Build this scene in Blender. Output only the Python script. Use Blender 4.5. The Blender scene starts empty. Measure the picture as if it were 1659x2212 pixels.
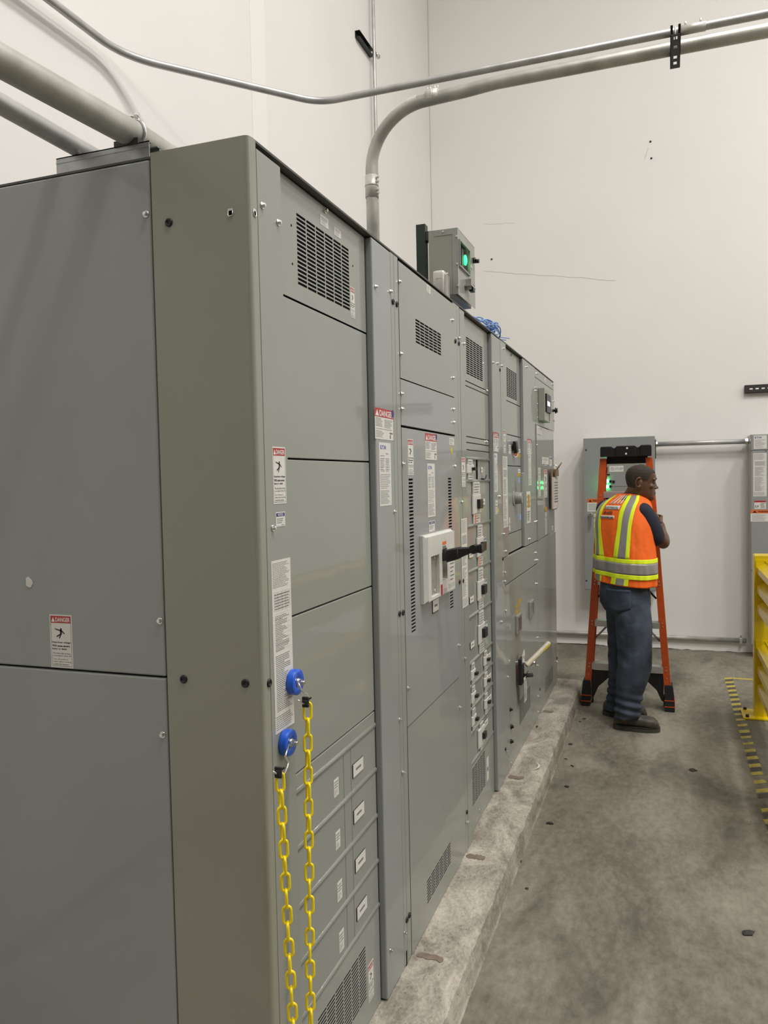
# Switchgear line-up along a white warehouse wall, with a worker at a folded stepladder.
# Units are metres.  x = out of the switchgear fronts (into the aisle), y = along the
# aisle away from the camera, z = up.  Floor z = 0, switchgear fronts x = 0, near end y = 0.
import bpy, math, random
from mathutils import Vector, Matrix, noise
SC = bpy.context.scene
COL = SC.collection
PI = math.pi
rng = random.Random(7)
CURB = 0.11          # height of the concrete curb
TOP = 2.396          # top of the switchgear

# ------------------------------------------------------------------ materials
def _mat(name):
    m = bpy.data.materials.new(name); m.use_nodes = True
    nt = m.node_tree; b = nt.nodes['Principled BSDF']
    return m, nt, b
def mat(name, col, rough=.5, metal=0., bump=0., bscale=300., bdist=.002, var=0., vscale=6., coat=0., spec=.5, emit=None, estr=0., wavy=False):
    m, nt, b = _mat(name)
    b.inputs['Base Color'].default_value = (*col, 1)
    b.inputs['Roughness'].default_value = rough
    b.inputs['Metallic'].default_value = metal
    b.inputs['Specular IOR Level'].default_value = spec
    if coat:
        b.inputs['Coat Weight'].default_value = coat; b.inputs['Coat Roughness'].default_value = .045
    if emit:
        b.inputs['Emission Color'].default_value = (*emit, 1); b.inputs['Emission Strength'].default_value = estr
    if wavy:      # sheet metal is never quite flat
        g = nt.nodes.new('ShaderNodeNewGeometry'); mp = nt.nodes.new('ShaderNodeMapping'); mp.inputs['Scale'].default_value = (2.2, 2.2, .7)
        n = nt.nodes.new('ShaderNodeTexNoise'); n.inputs['Scale'].default_value = 1.6; n.inputs['Detail'].default_value = 1
        bp = nt.nodes.new('ShaderNodeBump'); bp.inputs['Strength'].default_value = .5; bp.inputs['Distance'].default_value = .006
        nt.links.new(g.outputs['Position'], mp.inputs['Vector']); nt.links.new(mp.outputs['Vector'], n.inputs['Vector'])
        nt.links.new(n.outputs['Fac'], bp.inputs['Height']); nt.links.new(bp.outputs['Normal'], b.inputs['Coat Normal'])
    if bump or var:
        tc = nt.nodes.new('ShaderNodeNewGeometry')
        if bump:
            n = nt.nodes.new('ShaderNodeTexNoise'); n.inputs['Scale'].default_value = bscale; n.inputs['Detail'].default_value = 3
            nt.links.new(tc.outputs['Position'], n.inputs['Vector'])
            bp = nt.nodes.new('ShaderNodeBump'); bp.inputs['Strength'].default_value = bump; bp.inputs['Distance'].default_value = bdist
            nt.links.new(n.outputs['Fac'], bp.inputs['Height']); nt.links.new(bp.outputs['Normal'], b.inputs['Normal'])
        if var:
            n = nt.nodes.new('ShaderNodeTexNoise'); n.inputs['Scale'].default_value = vscale; n.inputs['Detail'].default_value = 5
            nt.links.new(tc.outputs['Position'], n.inputs['Vector'])
            mr = nt.nodes.new('ShaderNodeMapRange')
            mr.inputs['From Min'].default_value = .3; mr.inputs['From Max'].default_value = .7
            mr.inputs['To Min'].default_value = 1 - var; mr.inputs['To Max'].default_value = 1 + var
            nt.links.new(n.outputs['Fac'], mr.inputs['Value'])
            mx = nt.nodes.new('ShaderNodeMix'); mx.data_type = 'RGBA'; mx.blend_type = 'MULTIPLY'
            mx.inputs['Factor'].default_value = 1
            mx.inputs['A'].default_value = (*col, 1)
            nt.links.new(mr.outputs['Result'], mx.inputs['B'])
            nt.links.new(mx.outputs['Result'], b.inputs['Base Color'])
    return m
def concrete(name, dark, light, scale, pits, stretch=(1, 1, 1), fine=60, contrast=1., worn=((.31, .37), (.48, .46, .42))):
    m, nt, b = _mat(name)
    L = nt.links.new
    g = nt.nodes.new('ShaderNodeNewGeometry')
    mp = nt.nodes.new('ShaderNodeMapping'); mp.inputs['Scale'].default_value = stretch
    L(g.outputs['Position'], mp.inputs['Vector'])
    def nz(s, d, r=.6, dist=0., vec=None):
        n = nt.nodes.new('ShaderNodeTexNoise'); n.inputs['Scale'].default_value = s; n.inputs['Detail'].default_value = d
        n.inputs['Roughness'].default_value = r; n.inputs['Distortion'].default_value = dist
        L((vec or mp).outputs[0] if vec is None else vec, n.inputs['Vector']); return n
    big = nz(scale, 6, .65, .6); small = nz(fine, 6, .75)
    ad = nt.nodes.new('ShaderNodeMath'); ad.operation = 'MULTIPLY_ADD'; ad.inputs[1].default_value = .55
    L(small.outputs['Fac'], ad.inputs[0]); L(big.outputs['Fac'], ad.inputs[2])
    cr = nt.nodes.new('ShaderNodeValToRGB')
    cr.color_ramp.elements[0].position = .78 - .2 * contrast; cr.color_ramp.elements[0].color = (*dark, 1)
    cr.color_ramp.elements[1].position = .78 + .2 * contrast; cr.color_ramp.elements[1].color = (*light, 1)
    L(ad.outputs[0], cr.inputs['Fac'])
    # worn pits and scuffs with shapes of their own
    pit = nz(pits, 3, .55, 1.2)
    pr = nt.nodes.new('ShaderNodeValToRGB')
    pr.color_ramp.elements[0].position = worn[0][0]; pr.color_ramp.elements[0].color = (*worn[1], 1)
    pr.color_ramp.elements[1].position = worn[0][1]; pr.color_ramp.elements[1].color = (1, 1, 1, 1)
    L(pit.outputs['Fac'], pr.inputs['Fac'])
    mx = nt.nodes.new('ShaderNodeMix'); mx.data_type = 'RGBA'; mx.blend_type = 'MULTIPLY'; mx.inputs['Factor'].default_value = 1
    L(cr.outputs['Color'], mx.inputs['A']); L(pr.outputs['Color'], mx.inputs['B'])
    L(mx.outputs['Result'], b.inputs['Base Color'])
    rr = nt.nodes.new('ShaderNodeMapRange'); rr.inputs['To Min'].default_value = .55; rr.inputs['To Max'].default_value = .9
    L(big.outputs['Fac'], rr.inputs['Value']); L(rr.outputs['Result'], b.inputs['Roughness'])
    bp = nt.nodes.new('ShaderNodeBump'); bp.inputs['Strength'].default_value = .35; bp.inputs['Distance'].default_value = .006
    L(ad.outputs[0], bp.inputs['Height']); L(bp.outputs['Normal'], b.inputs['Normal'])
    return m
M = {}
M['door_gray'] = mat('glossy gray door paint', (.292, .300, .268), .45, var=.03, vscale=3, spec=.4, coat=.8)
M['gray'] = mat('switchgear gray paint', (.284, .297, .264), .45, bump=.02, bscale=700, var=.03, vscale=3, spec=.4, coat=.5, wavy=True)
M['blue_gray'] = mat('cool gray paint', (.290, .304, .292), .45, bump=.02, bscale=700, var=.03, vscale=3, spec=.4, coat=.5, wavy=True)
M['olive'] = mat('olive gray paint', (.290, .294, .240), .36, bump=.05, bscale=700, var=.03, vscale=3, coat=.1)
M['lid'] = mat('lid gray with painted shade', (.075, .076, .066), .5)  # shade of the soffit and top edge put into the colour
M['inside'] = mat('painted gap shade', (.035, .036, .034), .8)  # housing coloured dark so the gaps between covers look shaded
M['void'] = mat('black slot interior', (.004, .004, .004), .95, spec=.1)
M['zinc'] = mat('zinc plated steel', (.72, .72, .70), .28, 1., bump=.05, bscale=400)
M['galv'] = mat('galvanised conduit', (.50, .50, .485), .42, .5, bump=.12, bscale=120, var=.12, vscale=14)
M['galv_dull'] = mat('weathered galvanised conduit', (.46, .455, .41), .46, .45, bump=.12, bscale=120, var=.2, vscale=10)
M['galv_dark'] = mat('dark steel channel', (.06, .055, .05), .5, .6)
M['strut'] = mat('galvanised strut', (.36, .37, .37), .42, .85, bump=.2, bscale=90, var=.22, vscale=22)
M['green_post'] = mat('dark green painted strut', (.012, .024, .016), .45)
M['black'] = mat('black plastic', (.010, .010, .011), .38)
M['rubber'] = mat('black rubber', (.014, .014, .014), .75)
M['white'] = mat('white sticker', (.70, .69, .64), .45, var=.04, vscale=40)
M['offwhite'] = mat('off white breaker plastic', (.62, .61, .56), .45, var=.05, vscale=30)
M['red'] = mat('danger red ink', (.42, .030, .028), .5)
M['navy'] = mat('navy blue ink', (.018, .022, .16), .5)
M['logo_blue'] = mat('logo blue ink', (.012, .02, .30), .5)
M['ink'] = mat('black ink', (.014, .014, .014), .6)
M['greyink'] = mat('grey print', (.16, .16, .155), .6)
M['whiteink'] = mat('white ink', (.78, .76, .72), .5)
M['orange_ink'] = mat('warning orange ink', (.75, .15, .03), .5)
M['yellow_tag'] = mat('yellow sticker', (.62, .47, .03), .5)
M['amber_tag'] = mat('amber sticker', (.45, .30, .03), .5)
M['blue_dot'] = mat('blue dot sticker', (.03, .035, .16), .5)
M['lightblue'] = mat('pale blue sticker', (.25, .38, .62), .5)
M['magnet'] = mat('blue plastic magnet', (.010, .105, .62), .3, coat=.3)
M['chain'] = mat('yellow plastic chain', (.92, .71, .004), .35, coat=.2)
M['bareplate'] = mat('dull aluminium plate', (.34, .32, .29), .5, .35, var=.2, vscale=60)
M['cast'] = mat('cast aluminium', (.60, .58, .53), .45, .3, var=.06, vscale=40)
M['satin'] = mat('satin aluminium', (.60, .58, .55), .3, .9, bump=.05, bscale=200)
M['window'] = mat('smoked window', (.06, .07, .06), .12, coat=.3)
M['led'] = mat('lit green lamp', (.0, .4, .06), .3, emit=(.03, 1., .16), estr=70)
M['led_soft'] = mat('dim green lamp', (.0, .4, .06), .3, emit=(.03, 1., .2), estr=4.)
M['led_glint'] = mat('reflected green glow', (.02, .45, .08), .3, emit=(.05, 1., .2), estr=.5)
M['screen'] = mat('lit meter screen', (.6, .65, .7), .2, emit=(.80, .88, 1.), estr=.95)
M['cream'] = mat('cream lever paint', (.60, .55, .42), .45, var=.08, vscale=40)
M['cardboard'] = mat('brown clipboard', (.22, .14, .07), .7)
M['pinkpaper'] = mat('printed paper', (.62, .57, .54), .6)
M['wall'] = mat('white painted concrete wall', (.835, .815, .778), .62, bump=.22, bscale=70, var=.018, vscale=1.3)
M['wall_patch'] = mat('fresh white caulk strip', (.88, .868, .815), .6, bump=.2, bscale=60)
M['crack'] = mat('hairline crack', (.42, .40, .37), .8)
M['joint'] = mat('caulked wall joint', (.60, .585, .55), .8)
M['floor'] = concrete('worn concrete floor', (.118, .106, .080), (.280, .256, .201), 1.7, 2.3, (1, .5, 1), 34, .80, ((.30, .47), (.60, .60, .60)))
M['curb'] = concrete('pitted concrete curb', (.20, .18, .145), (.52, .48, .40), 7, 105, (1, .55, 1), 95, .8)
M['yellow'] = mat('safety yellow paint', (.72, .53, .003), .35, coat=.3, var=.06, vscale=10)
M['tape_y'] = mat('yellow floor tape', (.46, .38, .075), .6, var=.3, vscale=60)
M['tape_b'] = mat('black floor tape', (.075, .070, .060), .7, var=.2, vscale=60)
M['fibre'] = mat('orange fibreglass', (.56, .085, .012), .38, var=.08, vscale=30)
M['alu'] = mat('ladder aluminium', (.60, .59, .57), .35, .7, bump=.1, bscale=200)
M['skin'] = mat('brown skin', (.112, .054, .029), .45, var=.12, vscale=50, bump=.1, bscale=300)
M['eyewhite'] = mat('eye white', (.09, .07, .06), .35)
M['hair'] = mat('close cropped dark hair', (.040, .029, .020), .8, bump=.35, bscale=1500)
M['vest'] = mat('fluorescent orange mesh', (1., .155, .008), .7, bump=.5, bscale=30, bdist=.006)
M['lime'] = mat('fluorescent lime tape', (.82, .98, .015), .6)
M['reflect'] = mat('grey reflective tape', (.30, .285, .275), .38, .15, bump=.1, bscale=300)
M['shirt'] = mat('navy cotton', (.014, .017, .035), .8, var=.15, vscale=12)
M['denim'] = mat('faded blue denim', (.040, .054, .078), .85, bump=.55, bscale=11, bdist=.016, var=.5, vscale=8)
M['denim_dark'] = mat('dark denim stitching', (.020, .027, .036), .85)
M['boot'] = mat('scuffed olive boot leather', (.062, .057, .043), .55, var=.35, vscale=25)
M['sole'] = mat('boot sole', (.055, .05, .036), .8)
M['wire_blue'] = mat('pale blue wire', (.22, .38, .72), .45)
M['debris'] = mat('dark debris', (.035, .030, .026), .8)
M['tan'] = mat('brown stain', (.19, .145, .11), .8, var=.2, vscale=40)

# ------------------------------------------------------------------ mesh builder
class Fr:                      # a flat frame: a to the right, b up, c outwards
    def __init__(s, O, u, v, n): s.O, s.u, s.v, s.n = Vector(O), Vector(u), Vector(v), Vector(n)
    def p(s, a, b, c=0.): return s.O + s.u * a + s.v * b + s.n * c
def FRONT(X=0.): return Fr((X, 0, 0), (0, 1, 0), (0, 0, 1), (1, 0, 0))
def BACK(Y=0.): return Fr((0, Y, 0), (1, 0, 0), (0, 0, 1), (0, -1, 0))
def FLAT(Z=0.): return Fr((0, 0, Z), (1, 0, 0), (0, 1, 0), (0, 0, 1))
_text = {}
def text2d(s, bold=0.):
    k = (s, bold)
    if k not in _text:
        cu = bpy.data.curves.new('lettering', 'FONT'); cu.body = s; cu.size = 1; cu.offset = bold; cu.resolution_u = 3
        o = bpy.data.objects.new('lettering', cu)
        me = o.to_mesh()
        v = [(p.co.x, p.co.y) for p in me.vertices]; f = [tuple(q.vertices) for q in me.polygons]
        o.to_mesh_clear(); bpy.data.objects.remove(o); bpy.data.curves.remove(cu)
        _text[k] = (v, f)
    return _text[k]
class MB:
    def __init__(s): s.v, s.f, s.mi, s.sm = [], [], [], []
    def add(s, vs, fs, m=0, smooth=False):
        o = len(s.v); s.v += [Vector(v) for v in vs]
        for f in fs:
            s.f.append(tuple(i + o for i in f)); s.mi.append(m); s.sm.append(smooth)
        return s
    def fbox(s, fr, a0, a1, b0, b1, c0, c1, m=0):
        vs = [fr.p(a, b, c) for c in (c0, c1) for b in (b0, b1) for a in (a0, a1)]
        return s.add(vs, [(0, 2, 3, 1), (4, 5, 7, 6), (0, 1, 5, 4), (2, 6, 7, 3), (0, 4, 6, 2), (1, 3, 7, 5)], m)
    def box(s, x0, x1, y0, y1, z0, z1, m=0): return s.fbox(FLAT(), x0, x1, y0, y1, z0, z1, m)
    def prism(s, pts0, pts1, m=0, smooth=False):
        n = len(pts0)
        fs = [(i, (i + 1) % n, n + (i + 1) % n, n + i) for i in range(n)]
        s.add(list(pts0) + list(pts1), fs, m, smooth)
        o = len(s.v) - 2 * n
        s.f.append(tuple(range(o + n - 1, o - 1, -1))); s.mi.append(m); s.sm.append(False)
        s.f.append(tuple(range(o + n, o + 2 * n))); s.mi.append(m); s.sm.append(False)
        return s
    def fpoly(s, fr, pts, c0, c1, m=0):     # polygon (a,b) thickened from c0 to c1
        return s.prism([fr.p(a, b, c0) for a, b in pts], [fr.p(a, b, c1) for a, b in pts], m)
    def cyl(s, p0, p1, r0, r1=None, n=20, m=0, smooth=True, rot=0.):
        r1 = r0 if r1 is None else r1
        p0, p1 = Vector(p0), Vector(p1); d = (p1 - p0).normalized()
        t = Vector((0, 0, 1)) if abs(d.z) < .9 else Vector((1, 0, 0))
        e1 = d.cross(t).normalized(); e2 = d.cross(e1)
        ring = lambda p, r: [p + e1 * (r * math.cos(2 * PI * i / n + rot)) + e2 * (r * math.sin(2 * PI * i / n + rot)) for i in range(n)]
        return s.prism(ring(p0, r0), ring(p1, r1), m, smooth)
    def loft(s, rings, m=0, cap=True, smooth=True, closed=True):
        n = len(rings[0]); vs = [p for r in rings for p in r]; fs = []
        for k in range(len(rings) - 1):
            for i in range(n if closed else n - 1):
                j = (i + 1) % n
                fs.append((k * n + i, k * n + j, (k + 1) * n + j, (k + 1) * n + i))
        s.add(vs, fs, m, smooth)
        if cap and closed:
            o = len(s.v) - len(vs)
            s.f.append(tuple(range(o + n - 1, o - 1, -1))); s.mi.append(m); s.sm.append(smooth)
            e = o + (len(rings) - 1) * n
            s.f.append(tuple(range(e, e + n))); s.mi.append(m); s.sm.append(smooth)
        return s
    def tube(s, pts, r, n=14, m=0, cap=True, closed=False):
        P = [Vector(p) for p in pts]; R = r if isinstance(r, (list, tuple)) else [r] * len(P)
        N = len(P); T = []
        for i in range(N):
            a = P[(i - 1) % N] if (i > 0 or closed) else P[i]; b = P[(i + 1) % N] if (i < N - 1 or closed) else P[i]
            T.append((b - a).normalized())
        e = Vector((0, 0, 1)) if abs(T[0].z) < .9 else Vector((1, 0, 0))
        e = (e - T[0] * e.dot(T[0])).normalized(); rings = []
        for i in range(N):
            e = (e - T[i] * e.dot(T[i])).normalized(); q = T[i].cross(e)
            rings.append([P[i] + e * (R[i] * math.cos(2 * PI * k / n)) + q * (R[i] * math.sin(2 * PI * k / n)) for k in range(n)])
        if closed: rings.append(rings[0]); cap = False
        return s.loft(rings, m, cap)
    def ball(s, c, rx, ry=None, rz=None, n=16, k=10, m=0, mtx=None):
        ry = rx if ry is None else ry; rz = rx if rz is None else rz; c = Vector(c); rings = []
        for j in range(k + 1):
            t = -PI / 2 + PI * (j + .02 * (1 if j == 0 else -1 if j == k else 0)) / k
            ring = [Vector((rx * math.cos(t) * math.cos(2 * PI * i / n), ry * math.cos(t) * math.sin(2 * PI * i / n), rz * math.sin(t))) for i in range(n)]
            if mtx: ring = [mtx @ p for p in ring]
            rings.append([c + p for p in ring])
        return s.loft(rings, m)
    def text(s, fr, t, a0, a1, b0, b1, c, m=0, bold=.02, keep=False):
        v, f = text2d(t, bold)
        if not v: return s
        xs = [p[0] for p in v]; ys = [p[1] for p in v]
        x0, x1, y0, y1 = min(xs), max(xs), min(ys), max(ys)
        sx = (a1 - a0) / (x1 - x0); sy = (b1 - b0) / max(y1 - y0, 1e-6)
        if keep: sx = sy = min(sx, sy)
        return s.add([fr.p(a0 + (p[0] - x0) * sx, b0 + (p[1] - y0) * sy, c) for p in v], f, m)
    def lines(s, fr, a0, a1, b0, b1, n, c, m=0, fill=.45, rag=.35, seed=1, words=True):
        q = random.Random(seed); h = (b1 - b0) / n
        for i in range(n):
            y1 = b1 - h * i - h * (1 - fill) / 2; y0 = y1 - h * fill
            end = a1 - (a1 - a0) * rag * q.random(); x = a0
            while x < end:
                w = (a1 - a0) * (q.uniform(.05, .16) if words else 1.2); xe = min(x + w, end)
                s.add([fr.p(x, y0, c), fr.p(xe, y0, c), fr.p(xe, y1, c), fr.p(x, y1, c)], [(0, 1, 2, 3)], m)
                x = xe + (a1 - a0) * .018
        return s
    def sheet(s, fr, a0, a1, b0, b1, slots, c, d, m=0):   # a sheet of thickness d with rectangular holes
        A = sorted(set([a0, a1] + [x for q in slots for x in q[:2]])); B = sorted(set([b0, b1] + [x for q in slots for x in q[2:]]))
        ia = {x: i for i, x in enumerate(A)}; ib = {x: i for i, x in enumerate(B)}
        hole = set()
        for q in slots:
            for i in range(ia[q[0]], ia[q[1]]):
                for j in range(ib[q[2]], ib[q[3]]): hole.add((i, j))
        na, nb = len(A), len(B)
        vs = [fr.p(a, b, cc) for cc in (c, c - d) for b in B for a in A]; K = na * nb; fs = []
        solid = lambda i, j: 0 <= i < na - 1 and 0 <= j < nb - 1 and (i, j) not in hole
        for i in range(na - 1):
            for j in range(nb - 1):
                if (i, j) in hole: continue
                p, q, r_, t = j * na + i, j * na + i + 1, (j + 1) * na + i + 1, (j + 1) * na + i
                fs += [(p, q, r_, t), (K + t, K + r_, K + q, K + p)]
                for (x, y), e in (((i, j - 1), (q, p)), ((i, j + 1), (t, r_)), ((i - 1, j), (p, t)), ((i + 1, j), (r_, q))):
                    if not solid(x, y): fs.append((e[0], e[1], K + e[1], K + e[0]))
        return s.add(vs, fs, m)
    def mesh(s, name, mats, off=Vector((0, 0, 0))):
        me = bpy.data.meshes.new(name)
        me.from_pydata([tuple(v - off) for v in s.v], [], s.f)
        for mm in (mats if isinstance(mats, (list, tuple)) else [mats]): me.materials.append(M[mm] if isinstance(mm, str) else mm)
        me.polygons.foreach_set('material_index', s.mi); me.polygons.foreach_set('use_smooth', s.sm)
        me.update(); return me

def wloc(o):
    p = Vector((0, 0, 0))
    while o is not None: p = p + o.location; o = o.parent
    return p
def tag(o, label=None, cat=None, group=None, kind=None):
    if label: o['label'] = label
    if cat: o['category'] = cat
    if group: o['group'] = group
    if kind: o['kind'] = kind
    return o
def thing(name, label, cat, loc, group=None):
    o = bpy.data.objects.new(name, None); COL.objects.link(o); o.empty_display_size = .1
    o.location = loc
    return tag(o, label, cat, group)
def part(name, mb, mats, parent=None, loc=None, bevel=0., label=None, seg=2, auto=False):
    base = wloc(parent) if parent else Vector((0, 0, 0))
    at = Vector(loc) if loc is not None else (base if parent else Vector((0, 0, 0)))
    o = bpy.data.objects.new(name, mb.mesh(name, mats, at)); COL.objects.link(o)
    if parent: o.parent = parent
    o.location = at - base
    if bevel:
        b = o.modifiers.new('edge', 'BEVEL'); b.width = bevel; b.segments = seg; b.limit_method = 'ANGLE'; b.angle_limit = .6
        b.harden_normals = False
    if label: o['label'] = label
    return o
def put(src, parent, loc, name=None, rot=None):          # a copy of a small part that shares its mesh
    o = src.copy(); COL.objects.link(o); o.parent = parent
    o.location = Vector(loc) - (wloc(parent) if parent else Vector((0, 0, 0)))
    if rot is not None: o.rotation_euler = rot
    return o
def struct(name, mb, mats, bevel=0.):
    return tag(part(name, mb, mats, bevel=bevel), kind='structure')
_proto = {}
def small(name, key, make, mats, parent, loc, rot=(0, 0, 0)):
    if key not in _proto:
        _proto[key] = make().mesh(name, mats)
    o = bpy.data.objects.new(name, _proto[key]); COL.objects.link(o)
    o.parent = parent; o.location = Vector(loc) - wloc(parent); o.rotation_euler = rot
    return o
def bolt_mb(k=1.):
    b = MB(); X = Vector((1, 0, 0))
    b.cyl((0, 0, 0), X * .0022 * k, .0078 * k, .0072 * k, 20)
    b.cyl(X * .0022 * k, X * .0075 * k, .0052 * k, .0048 * k, 6, smooth=False)
    b.cyl(X * .0075 * k, X * .0085 * k, .0036 * k, .003 * k, 12)
    return b
def bolt(parent, y, z, x=0., k=1.): return small('bolt', ('b', k), lambda: bolt_mb(k), 'zinc', parent, (x, y, z))
def bolt_side(parent, x, z, y=0.): return small('bolt', ('b', 1.), bolt_mb, 'zinc', parent, (x, y, z), (0, 0, -PI / 2))
def plug_mb():
    b = MB(); rings = []
    for x, r in ((0, .0092), (.002, .0092), (.0036, .0074), (.0036, .0050), (.0012, .0042), (.0010, .0005)):
        rings.append([Vector((x, r * math.cos(2 * PI * i / 24), r * math.sin(2 * PI * i / 24))) for i in range(24)])
    return b.loft(rings)
def plug(parent, y, z, x=0.): return small('hole_plug', 'plug', plug_mb, 'black', parent, (x, y, z))
def plug_side(parent, x, z): return small('hole_plug', 'plug', plug_mb, 'black', parent, (x, 0, z), (0, 0, -PI / 2))
def vent_slots(a0, a1, b0, b1, cols, rows, hfill=.64, wgap=.085):
    pa, pb = (a1 - a0) / cols, (b1 - b0) / rows
    return [(a0 + pa * i + (pa * wgap / 2), a0 + pa * (i + 1) - pa * wgap / 2, b0 + pb * j + pb * (1 - hfill) / 2, b0 + pb * (j + 1) - pb * (1 - hfill) / 2)
            for i in range(cols) for j in range(rows)]
def panel(name, parent, a0, a1, b0, b1, c1=0., th=.012, m='gray', bevel=.0016, fr=None, label=None):
    return part(name, MB().fbox(fr or FRONT(), a0, a1, b0, b1, c1 - th, c1), m, parent, bevel=bevel, label=label)
def vent_panel(parent, a0, a1, b0, b1, slots, c1, m='gray', name='vent_panel'):
    fr = FRONT()
    v = part(name, MB().sheet(fr, a0, a1, b0, b1, slots, c1, .0012), m, parent)
    s0, s1 = min(q[0] for q in slots), max(q[1] for q in slots); t0, t1 = min(q[2] for q in slots), max(q[3] for q in slots)
    part('vent_backing', MB().fbox(fr, s0 - .004, s1 + .004, t0 - .004, t1 + .004, c1 - .006, c1 - .0014), 'void', v)
    return v

# ------------------------------------------------------------------ stickers
CT = .0007     # sticker thickness
def sticker(parent, fr, R, kind, c=0., seed=1, name=None, label=None):
    a0, a1, b0, b1 = R; w, h = a1 - a0, b1 - b0; t = c + CT; e = t + .00015
    A = lambda f: a0 + w * f
    B = lambda f: b1 - h * f           # f measured from the top
    base = lambda nm, m='white', lb=None: part(nm, MB().fbox(fr, a0, a1, b0, b1, c, t), m, parent, label=label or lb)
    if kind == 'danger_tall':
        s = base(name or 'danger_label')
        part('header_band', MB().fbox(fr, A(.05), A(.95), B(.155), B(.022), t, e), 'red', s)
        tx = MB(); e2 = e + .00015
        tx.add([fr.p(A(.08), B(.135), e2), fr.p(A(.24), B(.135), e2), fr.p(A(.16), B(.045), e2)], [(0, 1, 2)])
        tx.text(fr, 'DANGER', A(.27), A(.92), B(.132), B(.050), e2); part('header_text', tx, 'whiteink', s)
        p = MB()
        bd = .006 * 1
        man = lambda q, r_: p.tube([fr.p(A(x), B(y), e) for x, y in q], w * r_, 6)
        p.fpoly(fr, [(A(.5) + w * .045 * math.cos(k), B(.272) + w * .045 * math.sin(k)) for k in [i * PI / 5 for i in range(10)]], t, e)
        def limb(x0, y0, x1, y1, ww):
            d = Vector((x1 - x0, (y1 - y0) * h / w)).normalized(); nx, ny = -d.y * ww, d.x * ww * w / h
            p.add([fr.p(A(x0 + nx), B(y0 + ny), e), fr.p(A(x0 - nx), B(y0 - ny), e), fr.p(A(x1 - nx), B(y1 - ny), e), fr.p(A(x1 + nx), B(y1 + ny), e)], [(0, 1, 2, 3)])
        limb(.5, .285, .50, .365, .045); limb(.50, .30, .28, .275, .022); limb(.51, .295, .66, .355, .022)
        limb(.50, .36, .30, .415, .025); limb(.50, .36, .42, .445, .025); limb(.28, .275, .22, .262, .014)
        for k, tt in enumerate(('Hazardous voltage.', 'Will cause severe', 'injury or death.')):
            p.text(fr, tt, A(.08), A((.93, .87, .76)[k]), B(.545 + k * .062), B(.503 + k * .062), e, bold=.03)
        for k, tt in enumerate(('The line side of main', 'is energized when off.')):
            p.text(fr, tt, A(.11), A((.9, .93)[k]), B(.745 + k * .05), B(.710 + k * .05), e, bold=0.)
        for k, tt in enumerate(('Turn off power at', 'utility before working', 'inside this section.')):
            p.text(fr, tt, A(.11), A((.76, .92, .82)[k]), B(.862 + k * .045), B(.828 + k * .045), e, bold=0.)
        for x0, x1, y0, y1 in ((.05, .95, .968, .974), (.045, .055, .022, .974), (.945, .955, .022, .974)):
            p.fbox(fr, A(x0), A(x1), B(y1), B(y0), t, e)
        part('printed_text', p, 'ink', s)
    elif kind == 'danger_wide':
        s = base(name or 'danger_label')
        part('header_band', MB().fbox(fr, a0, a1, B(.285), b1, t, e), 'red', s)
        tx = MB(); e2 = e + .00015
        tx.add([fr.p(A(.03), B(.25), e2), fr.p(A(.21), B(.25), e2), fr.p(A(.12), B(.05), e2)], [(0, 1, 2)])
        tx.text(fr, 'DANGER', A(.25), A(.97), B(.25), B(.055), e2); part('header_text', tx, 'whiteink', s)
        p = MB()
        p.lines(fr, A(.04), A(.47), B(.60), B(.31), 7, e, fill=.42, seed=seed); p.lines(fr, A(.51), A(.97), B(.62), B(.33), 7, e, fill=.42, seed=seed + 1)
        p.lines(fr, A(.04), A(.97), B(.685), B(.65), 1, e, fill=.5, rag=.05, seed=seed + 2)
        p.lines(fr, A(.04), A(.5), B(.95), B(.72), 5, e, fill=.35, seed=seed + 3)
        p.fbox(fr, A(.79), A(.85), B(.95), B(.83), t, e); p.lines(fr, A(.78), A(.96), B(.81), B(.74), 1, e, fill=.8, rag=0, seed=3)
        part('printed_text', p, 'greyink', s)
        part('dot_sticker', MB().cyl(fr.p(A(.975), B(.10), t), fr.p(A(.975), B(.10), t + .0006), w * .075, n=20), 'blue_dot', s)
    elif kind == 'rating':
        s = base(name or 'rating_label')
        lg = MB().text(fr, 'E.T.N', A(.11), A(.58), B(.107), B(.045), e, bold=.035); part('logo', lg, 'logo_blue', s)
        p = MB(); p.text(fr, 'PRL-C', A(.58), A(.82), B(.185), B(.163), e)
        p.lines(fr, A(.1), A(.45), B(.22), B(.20), 1, e, seed=seed)
        p.lines(fr, A(.08), A(.44), B(.46), B(.245), 8, e, fill=.3, seed=seed); p.lines(fr, A(.54), A(.92), B(.46), B(.245), 8, e, fill=.3, seed=seed + 5)
        for k in range(5): p.fbox(fr, A(.07), A(.93), B(.25 + k * .045) - .0003, B(.25 + k * .045), t, e)
        p.lines(fr, A(.06), A(.95), B(.73), B(.49), 9, e, fill=.28, seed=seed + 7); p.lines(fr, A(.06), A(.93), B(.97), B(.75), 11, e, fill=.38, seed=seed + 9)
        part('printed_text', p, 'greyink', s)
    elif kind == 'notice':
        s = base(name or 'notice_label')
        part('header_band', MB().fbox(fr, A(.05), A(.95), B(.30), B(.06), t, e), 'navy', s)
        part('header_text', MB().text(fr, 'NOTICE', A(.22), A(.78), B(.26), B(.10), e + .00015), 'whiteink', s)
        p = MB(); p.lines(fr, A(.1), A(.9), B(.8), B(.4), 3, e, fill=.4, seed=seed); p.lines(fr, A(.6), A(.92), B(.92), B(.85), 1, e, seed=seed)
        p.fbox(fr, A(.04), A(.96), B(.955), B(.945), t, e); part('printed_text', p, 'greyink', s)
    elif kind == 'document':
        s = base(name or 'instruction_label')
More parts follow.
